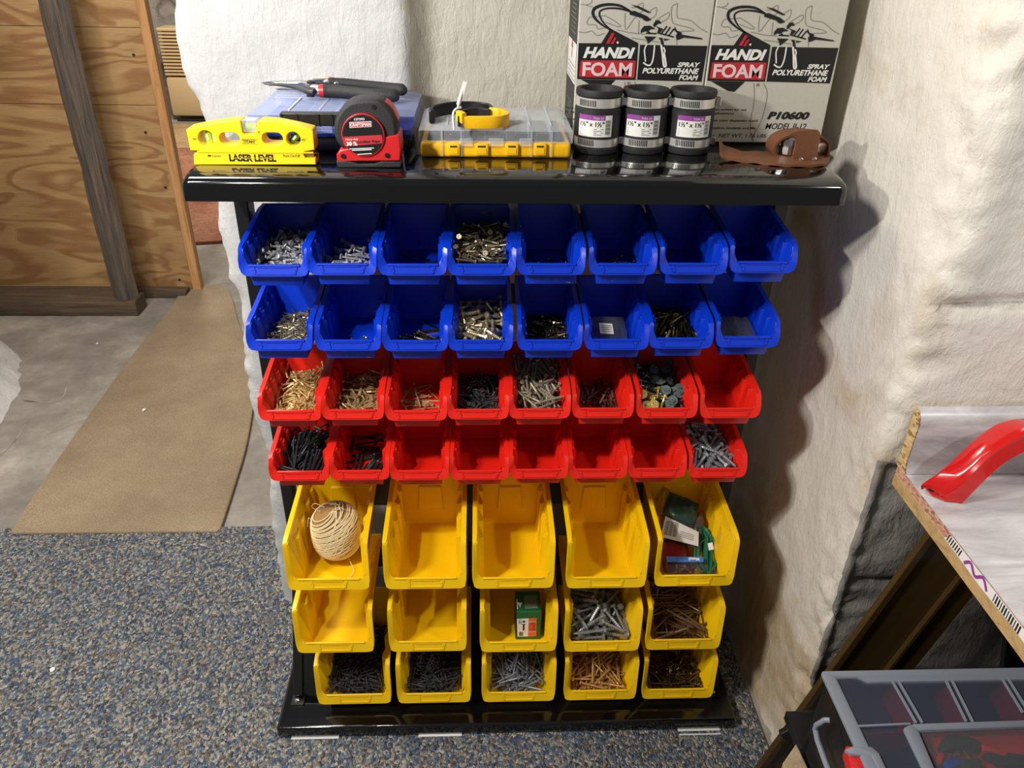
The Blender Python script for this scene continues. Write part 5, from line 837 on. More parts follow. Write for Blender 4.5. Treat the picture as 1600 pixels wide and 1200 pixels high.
for key, (L, r, rh, met, head, nm, what, rs, sl) in SPEC.items():
    me = screw_mesh(nm, L, r, rh, 'm_'+met, head); me2 = None
    if key == 'r17': me2 = screw_mesh(nm, L, r, rh, 'm_olive', head)
    P0 = BINPOS[key]; grp = what+'s in the '+where(key)
    for i, (p, d) in enumerate(decode(HEAPS[HK.get(key, key)])):
        gold = key == 'r17' and p.y < .062 and p.x < .004
        if key == 'r17' and d.z < .2:                  # roofing screws show their heads
            d = (Vector((d.x*.5, d.y*.5-.25, abs(d.z)+.8))).normalized()
        o = bpy.data.objects.new(nm, me2 if gold else me); COL.objects.link(o)
        o.rotation_mode = 'QUATERNION'; o.rotation_quaternion = d.to_track_quat('Z', 'Y') @ Quaternion((0, 0, 1), i*1.7)
        o.location = P0+p+Vector((0, 0, .0006)); ORIG[o] = o.location.copy()
        w_ = 'gold washer-head roofing screw' if gold else what
        D_ = .14 if key[0] != 'y' else .16; W_ = .022 if key[0] != 'y' else .036
        zone = ('front' if p.y < .012+D_*.33 else 'middle' if p.y < .012+D_*.66 else 'back')+' '+('left' if p.x < -W_/2 else 'right' if p.x > W_/2 else 'centre')
        lab = '%s, %s in the %s' % (w_, zone, where(key).replace(' in the ', ', '))
        tag(o, lab, 'screw' if 'bolt' not in nm else 'bolt', w_+'s, '+zone+' of the '+where(key))
    if rs > 0:                                         # the buried lower layer nobody can count
        b = MB(); rnd = random.Random(len(key)*31+int(key[1:])); w0, D = (.030, .138) if key[0] != 'y' else (.046, .160)
        area = 2*w0*D; nn_ = int(min(220, area/(L*r*2)*1.3*(1+rs*40)))
        for q in range(nn_):
            th = rnd.random()*2*PI; dd = Vector((math.cos(th), math.sin(th), rnd.uniform(-.12, .12)))
            y = rnd.uniform(.018, .018+D-.02); top = rs+sl*y; hx = max(.001, w0-abs(dd.x)*L/2); hy = abs(dd.y)*L/2
            y = max(.014+hy, min(.012+D-hy, y)); c = Vector((rnd.uniform(-hx, hx), y, max(.004, top-.001-rnd.random()**2*(top-.003)*.8)))+P0
            b.tube([c-dd*L/2, c+dd*(L/2-rh*.7), c+dd*L/2], [r, r, rh], 5)
        lo = Vector((P0.x, P0.y+.08, P0.z+.002)); o = link('buried_screws', b.mesh('buried_screws', 'm_'+met, org=lo), None, lo)
        tag(o, 'buried lower layer of %ss, in the %s' % (what, where(key)), 'screws', None, 'stuff')

# ------------------------------------------------------------------ things on the top shelf
def cropmap(ox, oy, sc, Y):
    def f(x, y): p = at(ox+x*sc, oy+y*sc, Y=Y); return (p.x, p.z)
    return f
# --- torpedo laser level
YV = -.137; T = .026
f = cropmap(260, 100, .2625, YV)
lv = thing('laser_level', 'yellow torpedo laser level with three bubble vials at left end of shelf', 'level', (-.34, -.125, SZ))
dzl = SZ-f(165, 606)[1]
def g(x, y): a_, c_ = f(x, y); return (a_, c_+dzl)
out_ = [g(*q) for q in ((165, 606), (162, 545), (196, 522), (142, 520), (118, 398), (130, 390), (250, 364), (340, 350), (428, 344), (440, 350), (452, 415), (462, 425), (520, 425), (532, 415), (545, 350), (560, 344), (650, 350), (760, 372), (862, 396), (873, 406), (883, 518), (822, 528), (818, 545), (826, 565), (886, 562), (891, 606))]
def hole(cx, cy, r): a_ = g(cx, cy); return circ(a_[0], a_[1], r*.000265*.93)
def sth(x0, x1, y0, y1): a_ = g(x0, y1); c_ = g(x1, y0); return stad(a_[0], c_[0], a_[1], c_[1])
plate('body', out_, [hole(237, 450, 40), sth(322, 432, 416, 486), sth(575, 690, 416, 486), hole(757, 454, 36)], YV, YV+T, 'level_yellow', lv, bevel=.0012)
fl2 = lambda u, v: (u, YV-.0004, v)
def ringp(pts, wd, mat, nm): strokes([(pts+[pts[0]], wd)], fl2, mat, lv, nm)
b = MB(); a_ = g(165, 528); c_ = g(885, 528); b.box((a_[0]+.004, YV-.0012, a_[1]-.0006), (c_[0]-.002, YV+.002, a_[1]+.0006)); b.build('ridge', 'level_yellow', lv)
for nm, (cx, cy), dx, dz, mt in (('bubble_vial', (237, 450), 0, 1, 'vial'), ('bubble_vial', (757, 454), .7, .7, 'vial_dark')):
    c = g(cx, cy); b = MB(); d = Vector((dx, 0, dz))*.0098; b.tube([Vector((c[0], YV+.012, c[1]))-d, Vector((c[0], YV+.012, c[1]))+d], .0042, 10); v_ = b.build(nm, mt, lv, smooth=True)
    b = MB(); d2 = Vector((dx, 0, dz))*.003; b.tube([Vector((c[0], YV+.0078, c[1]))-d2, Vector((c[0], YV+.0078, c[1]))+d2], .0014, 8); b.build('bubble', 'white', v_)
a_, c_ = g(452, 415), g(532, 365); b = MB(); b.box((a_[0], YV+.003, a_[1]), (c_[0], YV+T-.003, c_[1]+.004)); b.build('top_vial_block', 'clear', lv, bevel=.001)
b = MB(); b.tube([(a_[0]+.002, YV+.012, (a_[1]+c_[1])/2), (c_[0]-.002, YV+.012, (a_[1]+c_[1])/2)], .004, 10); b.build('bubble_vial', 'vial', lv, smooth=True)
def tl(body, x0, x1, y0, y1, mat='black', **kw):
    p, q = g(x0, y1), g(x1, y0); lettering(body, (p[0], q[0], p[1], q[1]), lambda u, v: (u, YV-.0004, v), mat, lv, **kw)
tl('LASER LEVEL', 378, 650, 544, 586, bold=.045); tl('TITAN', 458, 522, 458, 476, bold=.03); tl('\u2122', 523, 532, 458, 464)
tl('Laser', 276, 328, 546, 559); tl('Push On/Off', 698, 795, 545, 560); tl("90\u00b0", 160, 185, 446, 460); tl('45\u00b0', 806, 832, 450, 465); tl("0\u00b0", 547, 562, 404, 419)
patch([g(*q) for q in ((245, 551), (256, 543), (256, 548), (268, 548), (268, 556), (256, 556), (256, 561))], fl2, 'black', lv, 'arrow_mark')
strokes([([g(*q) for q in ((452, 452), (545, 455), (544, 482), (452, 480), (452, 452))], .0004)], fl2, 'black', lv, 'name_frame')
strokes([([g(384, 566), g(648, 566)], .0005)], lambda u, v: (u, YV-.0007, v), 'level_yellow', lv, 'stencil_line')
c = g(855, 553); b = MB(); b.tube([(c[0]-.007, YV+.010, c[1]), (c[0]+.004, YV+.010, c[1])], .0048, 12); b.build('push_button', 'chrome', lv, smooth=True)
b = MB(); b.tube([(c[0]+.004, YV+.010, c[1]), (c[0]+.008, YV+.010, c[1])], .0042, 12); b.build('button_tip', 'dark_red', lv, smooth=True)
c = g(168, 550); b = MB(); b.tube([(c[0]-.002, YV+.012, c[1]), (c[0]+.004, YV+.012, c[1])], .0036, 12); b.build('laser_aperture', 'steel', lv)

# --- tape measure
YV2 = -.142; f = cropmap(360, 100, .1875, YV2); dz2 = SZ-f(900, 852)[1]
def g(x, y): a_, c_ = f(x, y); return (a_, c_+dz2)
tm = thing('tape_measure', 'black and red locking tape measure with a round label', 'tape measure', (g(1150, 850)[0], YV2+.02, SZ))
blk = curve2([g(*q) for q in ((930, 700), (880, 640), (860, 540), (872, 450), (915, 370), (980, 315), (1060, 292), (1150, 286), (1230, 292), (1290, 325), (1345, 390), (1380, 470), (1390, 560), (1392, 700))], 4)
plate('rubber_body', blk, [], YV2, YV2+.040, 'black_rubber', tm, bevel=.005)
plate('red_shell', [g(*q) for q in ((888, 800), (885, 745), (915, 706), (1000, 690), (1280, 600), (1395, 578), (1410, 592), (1422, 700), (1416, 800))], [], YV2-.002, YV2+.042, 'tool_red', tm, bevel=.002)
plate('base_strip', [g(*q) for q in ((892, 852), (885, 796), (990, 800), (1060, 822), (1200, 822), (1260, 802), (1422, 800), (1422, 852))], [], YV2-.0028, YV2+.0428, 'black_rubber', tm, bevel=.0015)
plate('lock_button', curve2([g(*q) for q in ((1250, 310), (1290, 322), (1340, 370), (1378, 440), (1392, 480), (1372, 486), (1330, 430), (1290, 372), (1254, 330))], 3), [], YV2+.008, YV2+.034, 'tool_red', tm, bevel=.001)
cc = g(1108, 582); rz = (g(1108, 402)[1]-g(1108, 762)[1])/2; rx = (g(1288, 582)[0]-g(930, 582)[0])/2
plate('label_ring', circ(cc[0], cc[1], rx, 40, rz), [], YV2-.0042, YV2+.001, 'tool_red', tm, bevel=.0006)
plate('label_disc', circ(cc[0], cc[1], rx*.95, 40, rz*.95), [], YV2-.0046, YV2+.001, 'black_plastic', tm, bevel=.0004)
fy = lambda u, v: (u, YV2-.0050, v)
patch([g(*q) for q in ((944, 592), (1262, 576), (1270, 600), (1268, 646), (958, 672), (946, 640))], fy, 'red_print', tm)
patch([g(*q) for q in ((995, 470), (1178, 462), (1180, 508), (998, 518))], fy, 'white', tm, 'name_border')
fy2 = lambda u, v: (u, YV2-.0052, v)
patch([g(*q) for q in ((1000, 474), (1174, 467), (1176, 504), (1002, 513))], fy2, 'red_print', tm, 'name_plate')
fy3 = lambda u, v: (u, YV2-.0055, v)
def tt(body, x0, x1, y0, y1, mat='white', **kw):
    p, q = g(x0, y1), g(x1, y0); k = .045; lettering(body, (p[0], q[0], p[1], q[1]), lambda u, v: (u, YV2-.0055, v+(u-cc[0])*k), mat, tm, **kw)
tt('137393', 1036, 1120, 434, 454, bold=.02); tt('CRAFTSMAN', 1004, 1172, 476, 502, bold=.025); tt('Heavy duty', 966, 1068, 600, 618, bold=.02); tt('30 ft.', 974, 1062, 628, 660, bold=.05)
tt('Locking Tape', 1066, 1248, 622, 648, 'black', bold=.02); strokes([([g(996, 692), g(1200, 684)], .0010), ([g(1018, 704), g(1180, 697)], .0010), ([g(1062, 738), g(1182, 730)], .0010)], fy3, 'white', tm, 'fine_print')
for x, y in ((942, 756), (1308, 750)):
    c = g(x, y); b = MB(); b.tube([(c[0], YV2-.0036, c[1]), (c[0], YV2, c[1])], .0030, 12); s_ = b.build('screw_head', 'black_plastic', tm)
c = g(1195, 352); b = MB(); b.tube([(c[0], YV2-.0008, c[1]), (c[0], YV2+.002, c[1])], .0028, 12); b.build('screw_head', 'black_plastic', tm)
c = g(1428, 850); b = MB(); b.box((c[0], YV2+.012, SZ+.0003), (c[0]+.0012, YV2+.028, SZ+.014)); b.build('end_hook', 'steel', tm)

# --- blue organiser case
YC = -.072; f = cropmap(360, 100, .1875, YC)
X0, X1 = f(140, 430)[0], f(1530, 430)[0]
bc = thing('blue_organizer_case', 'blue organizer case with a clear lid and black front bar behind the tape measure', 'organizer case', ((X0+X1)/2, .0, SZ))
ZL = 1.071; YBk = .088
b = MB(); b.box((X0+.010, YC+.008, SZ+.0003), (X1-.010, YBk-.002, 1.038)); b.build('case_base', 'navy', bc, bevel=.004, smooth=True)  # blue base coloured navy: its shade is put into the colour
b = MB(); b.box((X0+.004, YC+.003, 1.038), (X1-.004, YBk, 1.050)); b.build('blue_rim', 'case_blue', bc, bevel=.003, smooth=True)
def hollow(x0, x1, y0, y1, z0, z1, inset, name, mat, parent, t=.0018):
    b = MB(); A = [(x0, y0), (x1, y0), (x1, y1), (x0, y1)]; B = [(x0+inset, y0+inset), (x1-inset, y0+inset), (x1-inset, y1-inset*.4), (x0+inset, y1-inset*.4)]
    b.add([(x, y, z0) for x, y in A]+[(x, y, z1-inset*.4) for x, y in A]+[(x, y, z1) for x, y in B], [(0, 1, 5, 4), (1, 2, 6, 5), (2, 3, 7, 6), (3, 0, 4, 7), (4, 5, 9, 8), (5, 6, 10, 9), (6, 7, 11, 10), (7, 4, 8, 11), (8, 9, 10, 11)])
    return b.build(name, mat, parent, smooth=True)
hollow(X0, X1, YC, YBk, 1.044, ZL, .010, 'clear_lid', 'clear_blue', bc)
for k in range(1, 6):
    x = X0+(X1-X0)*(k/6+.02); b = MB(); b.box((x-.001, YC+.012, 1.050), (x+.001, YBk-.008, ZL-.002)); b.build('divider', 'clear', bc)
for k in range(4):
    y = YC+.095+k*.017; b = MB(); b.box((X0+.014, y, ZL-.0004), (X1-.02, y+.003, ZL+.0016)); b.build('lid_rib', 'clear', bc, bevel=.0008, seg=1)
for k in (.24, .42, .56, .66):
    x = X0+(X1-X0)*k; b = MB(); b.box((x-.001, YC+.010, ZL-.0004), (x+.001, YC+.10, ZL+.0014)); b.build('lid_rib', 'white', bc) if k == .24 else b.build('lid_rib', 'clear', bc)
a_, c_ = f(425, 508), f(900, 408); b = MB(); b.box((a_[0], YC-.004, a_[1]), (c_[0]+.04, YC+.010, c_[1])); fb_ = b.build('front_bar', 'black_plastic', bc, bevel=.0015)
for x in (430, 560, 735, 850):
    p = f(x, 500); b = MB(); b.box((p[0], YC-.0058, a_[1]+.001), (p[0]+.0022, YC-.003, c_[1]-.001)); b.build('bar_rib', 'black_plastic', fb_)
p, q = f(600, 555), f(855, 512); b = MB(); b.box((p[0], YC-.0012, q[1]-.004), (q[0]+.01, YC+.006, q[1])); b.build('lid_skirt', 'clear_blue', bc)
p, q = f(765, 570), f(850, 515); b = MB(); b.box((p[0], YC-.004, p[1]), (q[0], YC+.001, q[1])); b.build('latch', 'clear_blue', bc, bevel=.001)
p, q = f(1395, 560), f(1425, 545); b = MB(); b.box((p[0], YC-.003, p[1]-.006), (q[0]+.006, YC+.002, q[1])); b.build('latch', 'case_blue', bc, bevel=.001)

# --- long nose pliers on the blue case
ZP = ZL+.0105
def h(x, y, z=ZP): return at(360+x*.1875, 100+y*.1875, Z=z)
pl = thing('long_nose_pliers', 'long nose pliers with black dipped grips lying on the blue case', 'pliers', (h(800, 220).x, h(800, 220).y, ZL+.002))
def tubeh(name, pts, r, mat, flat=1, n=12, k=4):
    b = MB(); P = smooth_path(pts, k); R = []
    m_ = len(P)
    for i in range(m_): t = i/(m_-1)*(len(r)-1); j = min(int(t), len(r)-2); R.append(r[j]+(r[j+1]-r[j])*(t-j))
    b.tube(P, R, n, flat=flat); return b.build(name, mat, pl, smooth=True)
tubeh('grip', [h(775, 225), h(860, 226), (h(1000, 240)), h(1200, 258), h(1370, 262), h(1398, 262)], [.0088, .0094, .0085, .0085, .0088, .005], 'black_rubber')
tubeh('grip', [h(840, 150), h(950, 160), h(1100, 175), h(1300, 200), h(1430, 214), h(1462, 214)], [.006, .0072, .0072, .008, .0085, .004], 'black_rubber')
tubeh('jaw', [h(262, 158), h(340, 152), h(480, 155), h(600, 160), h(690, 175)], [.0010, .0024, .0042, .0060, .0070], 'steel', .7)
tubeh('jaw', [h(280, 168), h(430, 178), h(560, 200), h(640, 228), h(700, 235)], [.0010, .0026, .0040, .0052, .0060], 'rail_metal', .7)
tubeh('steel_neck', [h(690, 215), h(740, 222), h(752, 222)], [.0078, .0082, .0082], 'steel'); tubeh('steel_neck', [h(690, 150), h(780, 145), h(850, 150)], [.005, .0048, .005], 'steel')
tubeh('red_collar', [h(748, 222), h(785, 223)], [.0090, .0092], 'tool_red'); tubeh('red_collar', [h(830, 146), h(860, 150)], [.0062, .0066], 'dark_red')
for x, y, z, r in ((672, 150, ZP+.007, .0062), (668, 262, ZP-.008, .0055), (882, 165, ZP+.003, .0035)):
    c = h(x, y, z); b = MB(); b.lathe([(r, -.0018), (r, .0008), (r*.6, .0024)], c, 16); b.build('pivot_bolt', 'rail_metal' if r > .004 else 'steel', pl, smooth=True)

# --- yellow organiser case
YY = -.092; f = cropmap(640, 100, .225, YY)
dzy = SZ-f(600, 668)[1]
def g(x, y): a_, c_ = f(x, y); return (a_, c_+dzy)
X0, X1 = g(70, 600)[0], g(1125, 600)[0]; z1 = g(600, 560)[1]; z2 = g(600, 475)[1]
yc = thing('yellow_organizer_case', 'yellow organizer case with a clear lid in the middle of the shelf', 'organizer case', ((X0+X1)/2, -.03, SZ))
YB2 = .045
b = MB(); b.box((X0+.001, YY, SZ+.0003), (X1-.001, YB2, z1)); b.build('case_base', 'case_yellow', yc, bevel=.005, seg=3, smooth=True)
hollow(X0-.0005, X1+.0005, YY-.001, YB2, z1, z2+.004, .012, 'clear_lid', 'clear', yc)
b = MB(); b.box((X0+.010, YY+.010, z1-.001), (X1-.010, YB2-.006, z1+.002)); b.build('inner_tray', 'slate', yc)
for k in range(1, 7):
    x = X0+(X1-X0)*k/7; b = MB(); b.box((x-.0008, YY+.010, z1+.002), (x+.0008, YB2-.010, z2)); b.build('divider', 'clear', yc)
for k in range(6):
    x = X0+(X1-X0)*(k+.5)/7+.006; b = MB(); b.box((x-.010, YY+.016, z1+.002), (x+.010, YY+.055+.01*(k % 3), z1+.008)); b.build('compartment_filling', ['slate', 'navy', 'rail_metal'][k % 3], yc, bevel=.002)
for xa, xb in ((262, 350), (452, 548), (662, 756), (858, 950)):
    p, q = g(xa, 645), g(xb, 560); b = MB(); b.box((p[0], YY-.0045, p[1]), (q[0], YY+.001, q[1])); l_ = b.build('latch', 'case_yellow', yc, bevel=.0018, smooth=True)
    b = MB(); b.box((p[0]+.004, YY-.0050, q[1]-.0050), (q[0]-.004, YY-.003, q[1]-.0028)); b.build('latch_slot', 'dark_print', l_)
    b = MB(); b.box((p[0]+.003, YY-.0052, p[1]+.003), (q[0]-.003, YY-.0042, q[1]-.007)); b.build('latch_pad', 'orange' if 0 else 'case_yellow', l_)
for xa, xb in ((350, 440), (550, 655), (762, 850)):
    p, q = g(xa, 582), g(xb, 530); b = MB(); b.box((p[0], YY-.0040, p[1]), (q[0], YY+.001, q[1])); b.build('lid_tab', 'clear', yc, bevel=.001)
for x in (225, 360, 845, 985):
    p = g(x, 560); b = MB(); b.box((p[0]-.0012, YY-.0025, SZ+.003), (p[0]+.0012, YY+.002, z2)); b.build('front_rib', 'clear', yc)
for k in (.18, .45, .72, .86):
    x = X0+(X1-X0)*k; b = MB(); b.box((x-.0012, YY+.012, z2+.0035), (x+.0012, YB2-.004, z2+.0055)); b.build('lid_rib', 'clear', yc)

# --- spring hose clamp pair tied with a tag
ZK = z2+.0045
def hk(x, y): return at(640+x*.225, 100+y*.225, Z=ZK)
ck = thing('strap_wrench_rings', 'black and yellow plastic rings tied together with a white tag on the yellow case', 'ring clamp', (hk(400, 420).x, hk(400, 420).y, ZK))
b = MB(); b.strip(smooth_path([hk(152, 405), hk(150, 392), hk(175, 372), hk(260, 352), hk(350, 345), hk(450, 346), hk(540, 358), hk(568, 378)], 5), .0165, .005); b.build('black_ring', 'black_plastic', ck, bevel=.0012, seg=1, smooth=True)
b = MB(); b.strip(smooth_path([hk(345, 438), hk(352, 405), hk(400, 385), hk(470, 378), hk(560, 388)], 5), .014, .004); b.build('black_ring', 'black_plastic', ck, bevel=.001, seg=1, smooth=True)
b = MB(); b.strip(smooth_path([hk(556, 380), hk(630, 388), hk(672, 408), hk(668, 428), hk(600, 442), hk(500, 446), hk(400, 446), hk(378, 446)], 5), .0150, .006); b.build('yellow_ring', 'case_yellow', ck, bevel=.002, seg=2, smooth=True)
b = MB(); b.strip(smooth_path([hk(380, 446), hk(352, 430), hk(332, 425)], 3), .0135, .007); o_ = b.build('yellow_end', 'case_yellow', ck, bevel=.002, smooth=True); o_.location.z = .0055
b = MB(); b.strip([hk(136, 412), hk(178, 412)], .0175, .005); b.build('end_stop', 'black_plastic', ck, bevel=.002)
p = hk(310, 462); b = MB(); b.tube(smooth_path([p+Vector((0, 0, .001)), p+Vector((-.001, .0, .020)), p+Vector((.003, .004, .026)), p+Vector((.009, .008, .027))], 4), .0016, 6); b.tube(smooth_path([p+Vector((.005, .006, .028)), p+Vector((.010, .010, .044)), p+Vector((.014, .012, .058))], 3), .0014, 6)
b.obox(p+Vector((.010, .010, .044)), Vector((.0026, 0, -.0006)), (0, .0004, 0), Vector((.0045, 0, .014))); b.build('tag', 'white', ck)

# --- rubber pipe couplings
def coupling(cx, cy, lab, la, off):
    R = .0300; H = .0825; z0 = SZ+.0004
    t = thing('pipe_coupling', lab, 'pipe coupling', (cx, cy, SZ), 'rubber pipe couplings')
    prof = [(R-.0055, .0), (R+.0002, .0), (R+.0012, .004), (R+.0012, .0075), (R-.0012, .0095), (R-.0012, .0185), (R+.0016, .021), (R+.0018, .058), (R-.0012, .0605), (R-.0012, .0725), (R+.0014, .0745), (R+.0020, .079), (R+.0010, .0822), (R-.0010, H), (R-.0045, H), (R-.0058, .0805), (R-.0058, .045), (R-.008, .043), (R-.008, .040), (R-.0058, .038)]
    b = MB(); b.lathe(prof, (cx, cy, z0), 40, closed=True); b.build('sleeve', 'black_rubber', t, smooth=True)
    for zb in (.0095, .0608):
        b = MB(); b.lathe([(R-.0012, zb), (R+.0006, zb), (R+.0006, zb+.0118), (R-.0012, zb+.0118)], (cx, cy, z0), 48, closed=True); bd = b.build('steel_band', 'band', t, smooth=True)
        v = MB()
        for k in range(11):
            an = math.radians(la-34+off+k*4.6)
            c = Vector((cx+math.cos(an)*(R+.0007), cy+math.sin(an)*(R+.0007), z0+zb+.0059)); tg = Vector((-math.sin(an), math.cos(an), 0)); v.obox(c, tg*.0006+Vector((0, 0, .0002)), Vector((math.cos(an), math.sin(an), 0))*.0002, Vector((0, 0, .0040))-tg*.0003)
        v.build('band_slots', 'black', bd)
        an = math.radians(-5); c = Vector((cx+math.cos(an)*(R+.004), cy+math.sin(an)*(R+.004), z0+zb+.0059)); tg = Vector((-math.sin(an), math.cos(an), 0))
        b = MB(); b.obox(c, tg*.008, Vector((math.cos(an), math.sin(an), 0))*.0036, (0, 0, .0052)); b.build('screw_housing', 'steel', bd, bevel=.001)
    rl = R+.0022
    def cyl(u, v, e=0): an = math.radians(la)+u/rl; return (cx+math.cos(an)*(rl+e), cy+math.sin(an)*(rl+e), z0+v)
    w_, v0, v1 = .0245, .024, .052
    b = MB(); n = 12
    for e in (0,):
        for i in range(n+1): b.v += [Vector(cyl(-w_+2*w_*i/n, v0)), Vector(cyl(-w_+2*w_*i/n, v1))]
    b.f = [(2*i, 2*i+2, 2*i+3, 2*i+1) for i in range(n)]; b.build('paper_label', 'white', t, smooth=True)
    b = MB()
    for i in range(n+1): u = -w_+2*w_*.78*i/n; b.v += [Vector(cyl(u, v1-.0062, .0002)), Vector(cyl(u, v1, .0002))]
    b.f = [(2*i, 2*i+2, 2*i+3, 2*i+1) for i in range(n)]; b.build('purple_print', 'purple', t, smooth=True)
    fn = lambda u, v: cyl(u, v, .0004)
    lettering('1\u00bd" x 1\u00bd"', (-w_+.003, w_-.012, .0375, .0440), fn, 'black', t, bold=.02)
    lettering('P1056-150', (-.002, w_-.013, .0472, .0500), fn, 'white', t)
    strokes([([(-w_+.003, .0342-.0024*k), (0, .0342-.0024*k), (w_-.013-.002*(k % 2), .0342-.0024*k)], .0009) for k in range(4)]+[([(-w_+.002, .0487), (-.006, .0487)], .0016)], fn, 'grey_print', t, 'fine_print')
    strokes([([(w_-.010, .0275+.0016*k), (w_-.003, .0275+.0016*k)], .0009 if k % 3 else .0005) for k in range(12)], fn, 'black', t, 'bar_code_print')
coupling(.1115, -.040, 'leftmost of the three black rubber pipe couplings', -104, -14)
coupling(.1760, -.037, 'middle of the three black rubber pipe couplings', -102, 2)
coupling(.2410, -.037, 'rightmost of the three black rubber pipe couplings', -92, -8)

# --- spray foam cartons
YF_ = .010
f = cropmap(880, 0, .15, YF_)
def carton(x0, x1, dx, label):
    t = thing('foam_carton', label, 'carton', ((x0+x1)/2, .07, SZ), 'spray foam cartons')
    b = MB(); b.box((x0, YF_, SZ+.0003), (x1, .135, 1.320)); b.build('carton_body', 'card', t, bevel=.0015, seg=1)
    fn = lambda u, v: (u+dx, YF_-.0003, v); fn2 = lambda u, v: (u+dx, YF_-.0006, v); fn3 = lambda u, v: (u+dx, YF_-.0009, v)
    G = lambda L: [f(*q) for q in L]
    patch(G([(800, 466), (1502, 478), (1440, 852), (768, 832)]), fn, 'black', t, 'black_band')
    patch(G([(790, 455), (800, 462), (768, 832), (755, 838)]), fn2, 'card', t, 'white_edge')
    patch(G([(160, 448), (395, 450), (490, 296), (780, 448), (755, 832), (145, 822)]), fn2, 'black', t, 'emblem')
    patch(G([(180, 826), (545, 832), (440, 940), (370, 930)]), fn, 'black', t, 'emblem_point')
    patch(G([(180, 640), (190, 628), (745, 630), (755, 640), (742, 800), (730, 812), (175, 800), (165, 790)]), fn3, 'red_print', t, 'red_panel')
    fn4 = lambda u, v: (u+dx, YF_-.0012, v)
    for L, mt in (([(505, 340), (535, 345), (480, 455), (445, 452)], 'red_print'), ([(535, 385), (555, 390), (520, 460), (492, 456)], 'red_print')): patch(G(L), fn4, mt, t, 'emblem_bar')
    c = f(566, 442); patch(circ(c[0], c[1], .0016, 10), fn4, 'pale_pink', t, 'emblem_dot')
    def tx(s_, x0_, x1_, y0_, y1_, mat='white', fn=fn4, **kw):
        p, q = f(x0_, y1_), f(x1_, y0_); lettering(s_, (p[0], q[0], p[1], q[1]), fn, mat, t, **kw)
    tx('HANDI', 205, 750, 494, 602, shear=.28, bold=.05); tx('FOAM', 196, 722, 652, 790, 'pale_pink', bold=.032)
    tx('SPRAY', 1185, 1428, 650, 698, shear=.25, bold=.04); tx('POLYURETHANE', 820, 1416, 712, 764, shear=.25, bold=.04); tx('FOAM', 1200, 1408, 782, 832, shear=.25, bold=.04)
    tx('\u00ae', 665, 705, 850, 885, 'black', fn)
    grey = [[(180, 45), (240, 50), (290, 30), (300, 0)], [(240, 55), (320, 80), (330, 100)], [(160, 330), (230, 340), (300, 322), (350, 370), (430, 345)], [(430, 165), (310, 175), (270, 185), (250, 250), (340, 260), (360, 300), (430, 290)],
        [(430, 160), (520, 210), (600, 270), (560, 275), (440, 230)], [(645, 135), (650, 310), (740, 190), (830, 110)], [(710, 75), (740, 80), (830, 30), (825, 110)], [(885, 130), (970, 75), (960, 160), (900, 200)], [(790, 210), (785, 350)],
        [(960, 215), (1020, 175), (1100, 130), (1090, 190), (1000, 240)], [(1190, 35), (1130, 75), (1135, 220), (1180, 255), (1320, 290), (1360, 320), (1230, 325)], [(1190, 35), (1185, 170), (1230, 195), (1330, 215), (1420, 290), (1500, 335)],
        [(560, 310), (700, 340), (850, 355)], [(710, 395), (850, 415), (1000, 440)], [(1180, 400), (1185, 465)], [(640, 850), (655, 1000), (650, 1150)], [(740, 850), (790, 960), (760, 1200), (700, 1350), (660, 1440)], [(640, 1150), (640, 1350), (690, 1470)], [(235, 960), (200, 1150), (160, 1350), (60, 1450)]]
    strokes([(curve2(G(L), 3), .0012) for L in grey], fn, 'grey_print', t, 'outline_print')
    th = [([(700, 115), (600, 62), (500, 46), (400, 55), (330, 85), (308, 130), (330, 190), (400, 255), (490, 312)], [.0016, .0030, .0034, .0036, .0040, .0040, .0034, .0024, .0018]),
          ([(695, 120), (600, 92), (500, 84), (420, 95), (378, 125), (385, 180), (430, 250), (510, 318)], [.0016, .0026, .0022, .0020, .0022, .0022, .0018, .0012])]
    strokes([(curve2(G(L), 4), sum([[a_+(c_-a_)*j/4 for j in range(4)] for a_, c_ in zip(W, W[1:])], [])+[W[-1]]) for L, W in th], fn2, 'black', t, 'hose_drawing')
    for L in ([(690, 115), (740, 112), (870, 165), (915, 205), (870, 222), (840, 212), (820, 190), (690, 150)], [(700, 45), (790, 65), (870, 105), (915, 132), (880, 134), (760, 78)], [(805, 345), (808, 310), (840, 270), (900, 265), (960, 300), (905, 305), (880, 330), (840, 325)],
              [(960, 215), (1000, 208), (1020, 245), (985, 245), (960, 270), (940, 285), (935, 255)], [(960, 270), (1040, 300), (1010, 335), (975, 345), (990, 300)], [(1160, 275), (1180, 318), (1225, 330), (1235, 350), (1200, 360), (1150, 310)],
              [(1170, 370), (1190, 345), (1240, 360), (1440, 395), (1450, 410), (1250, 390), (1205, 410), (1180, 415)], [(845, 376), (968, 382), (878, 455), (870, 420)], [(990, 392), (1030, 392), (1048, 470), (1018, 462), (1012, 420)], [(1045, 400), (1110, 408), (1050, 425)]):
        patch(G(L), fn3, 'black', t, 'gun_drawing')
    strokes([([f(*a_), f(*c_)], .0018) for a_, c_ in (((1080, 270), (1025, 345)), ((1115, 280), (1060, 360)), ((1150, 300), (1095, 375)), ((980, 340), (1150, 385)), ((860, 345), (970, 350)), ((880, 330), (905, 345)))], fn2, 'black', t, 'gun_drawing')
    strokes([(curve2(G([(868, 460), (845, 520), (852, 600), (855, 640)]), 4), .0018), (curve2(G([(832, 650), (880, 680), (915, 665), (938, 590), (950, 470)]), 4), .0020), (curve2(G([(1018, 466), (1032, 560), (1045, 680), (1068, 685), (1062, 630), (1050, 560)]), 4), .0026), (curve2(G([(1042, 490), (1058, 530), (1045, 560)]), 3), .002)], fn4, 'white', t, 'handle_drawing')
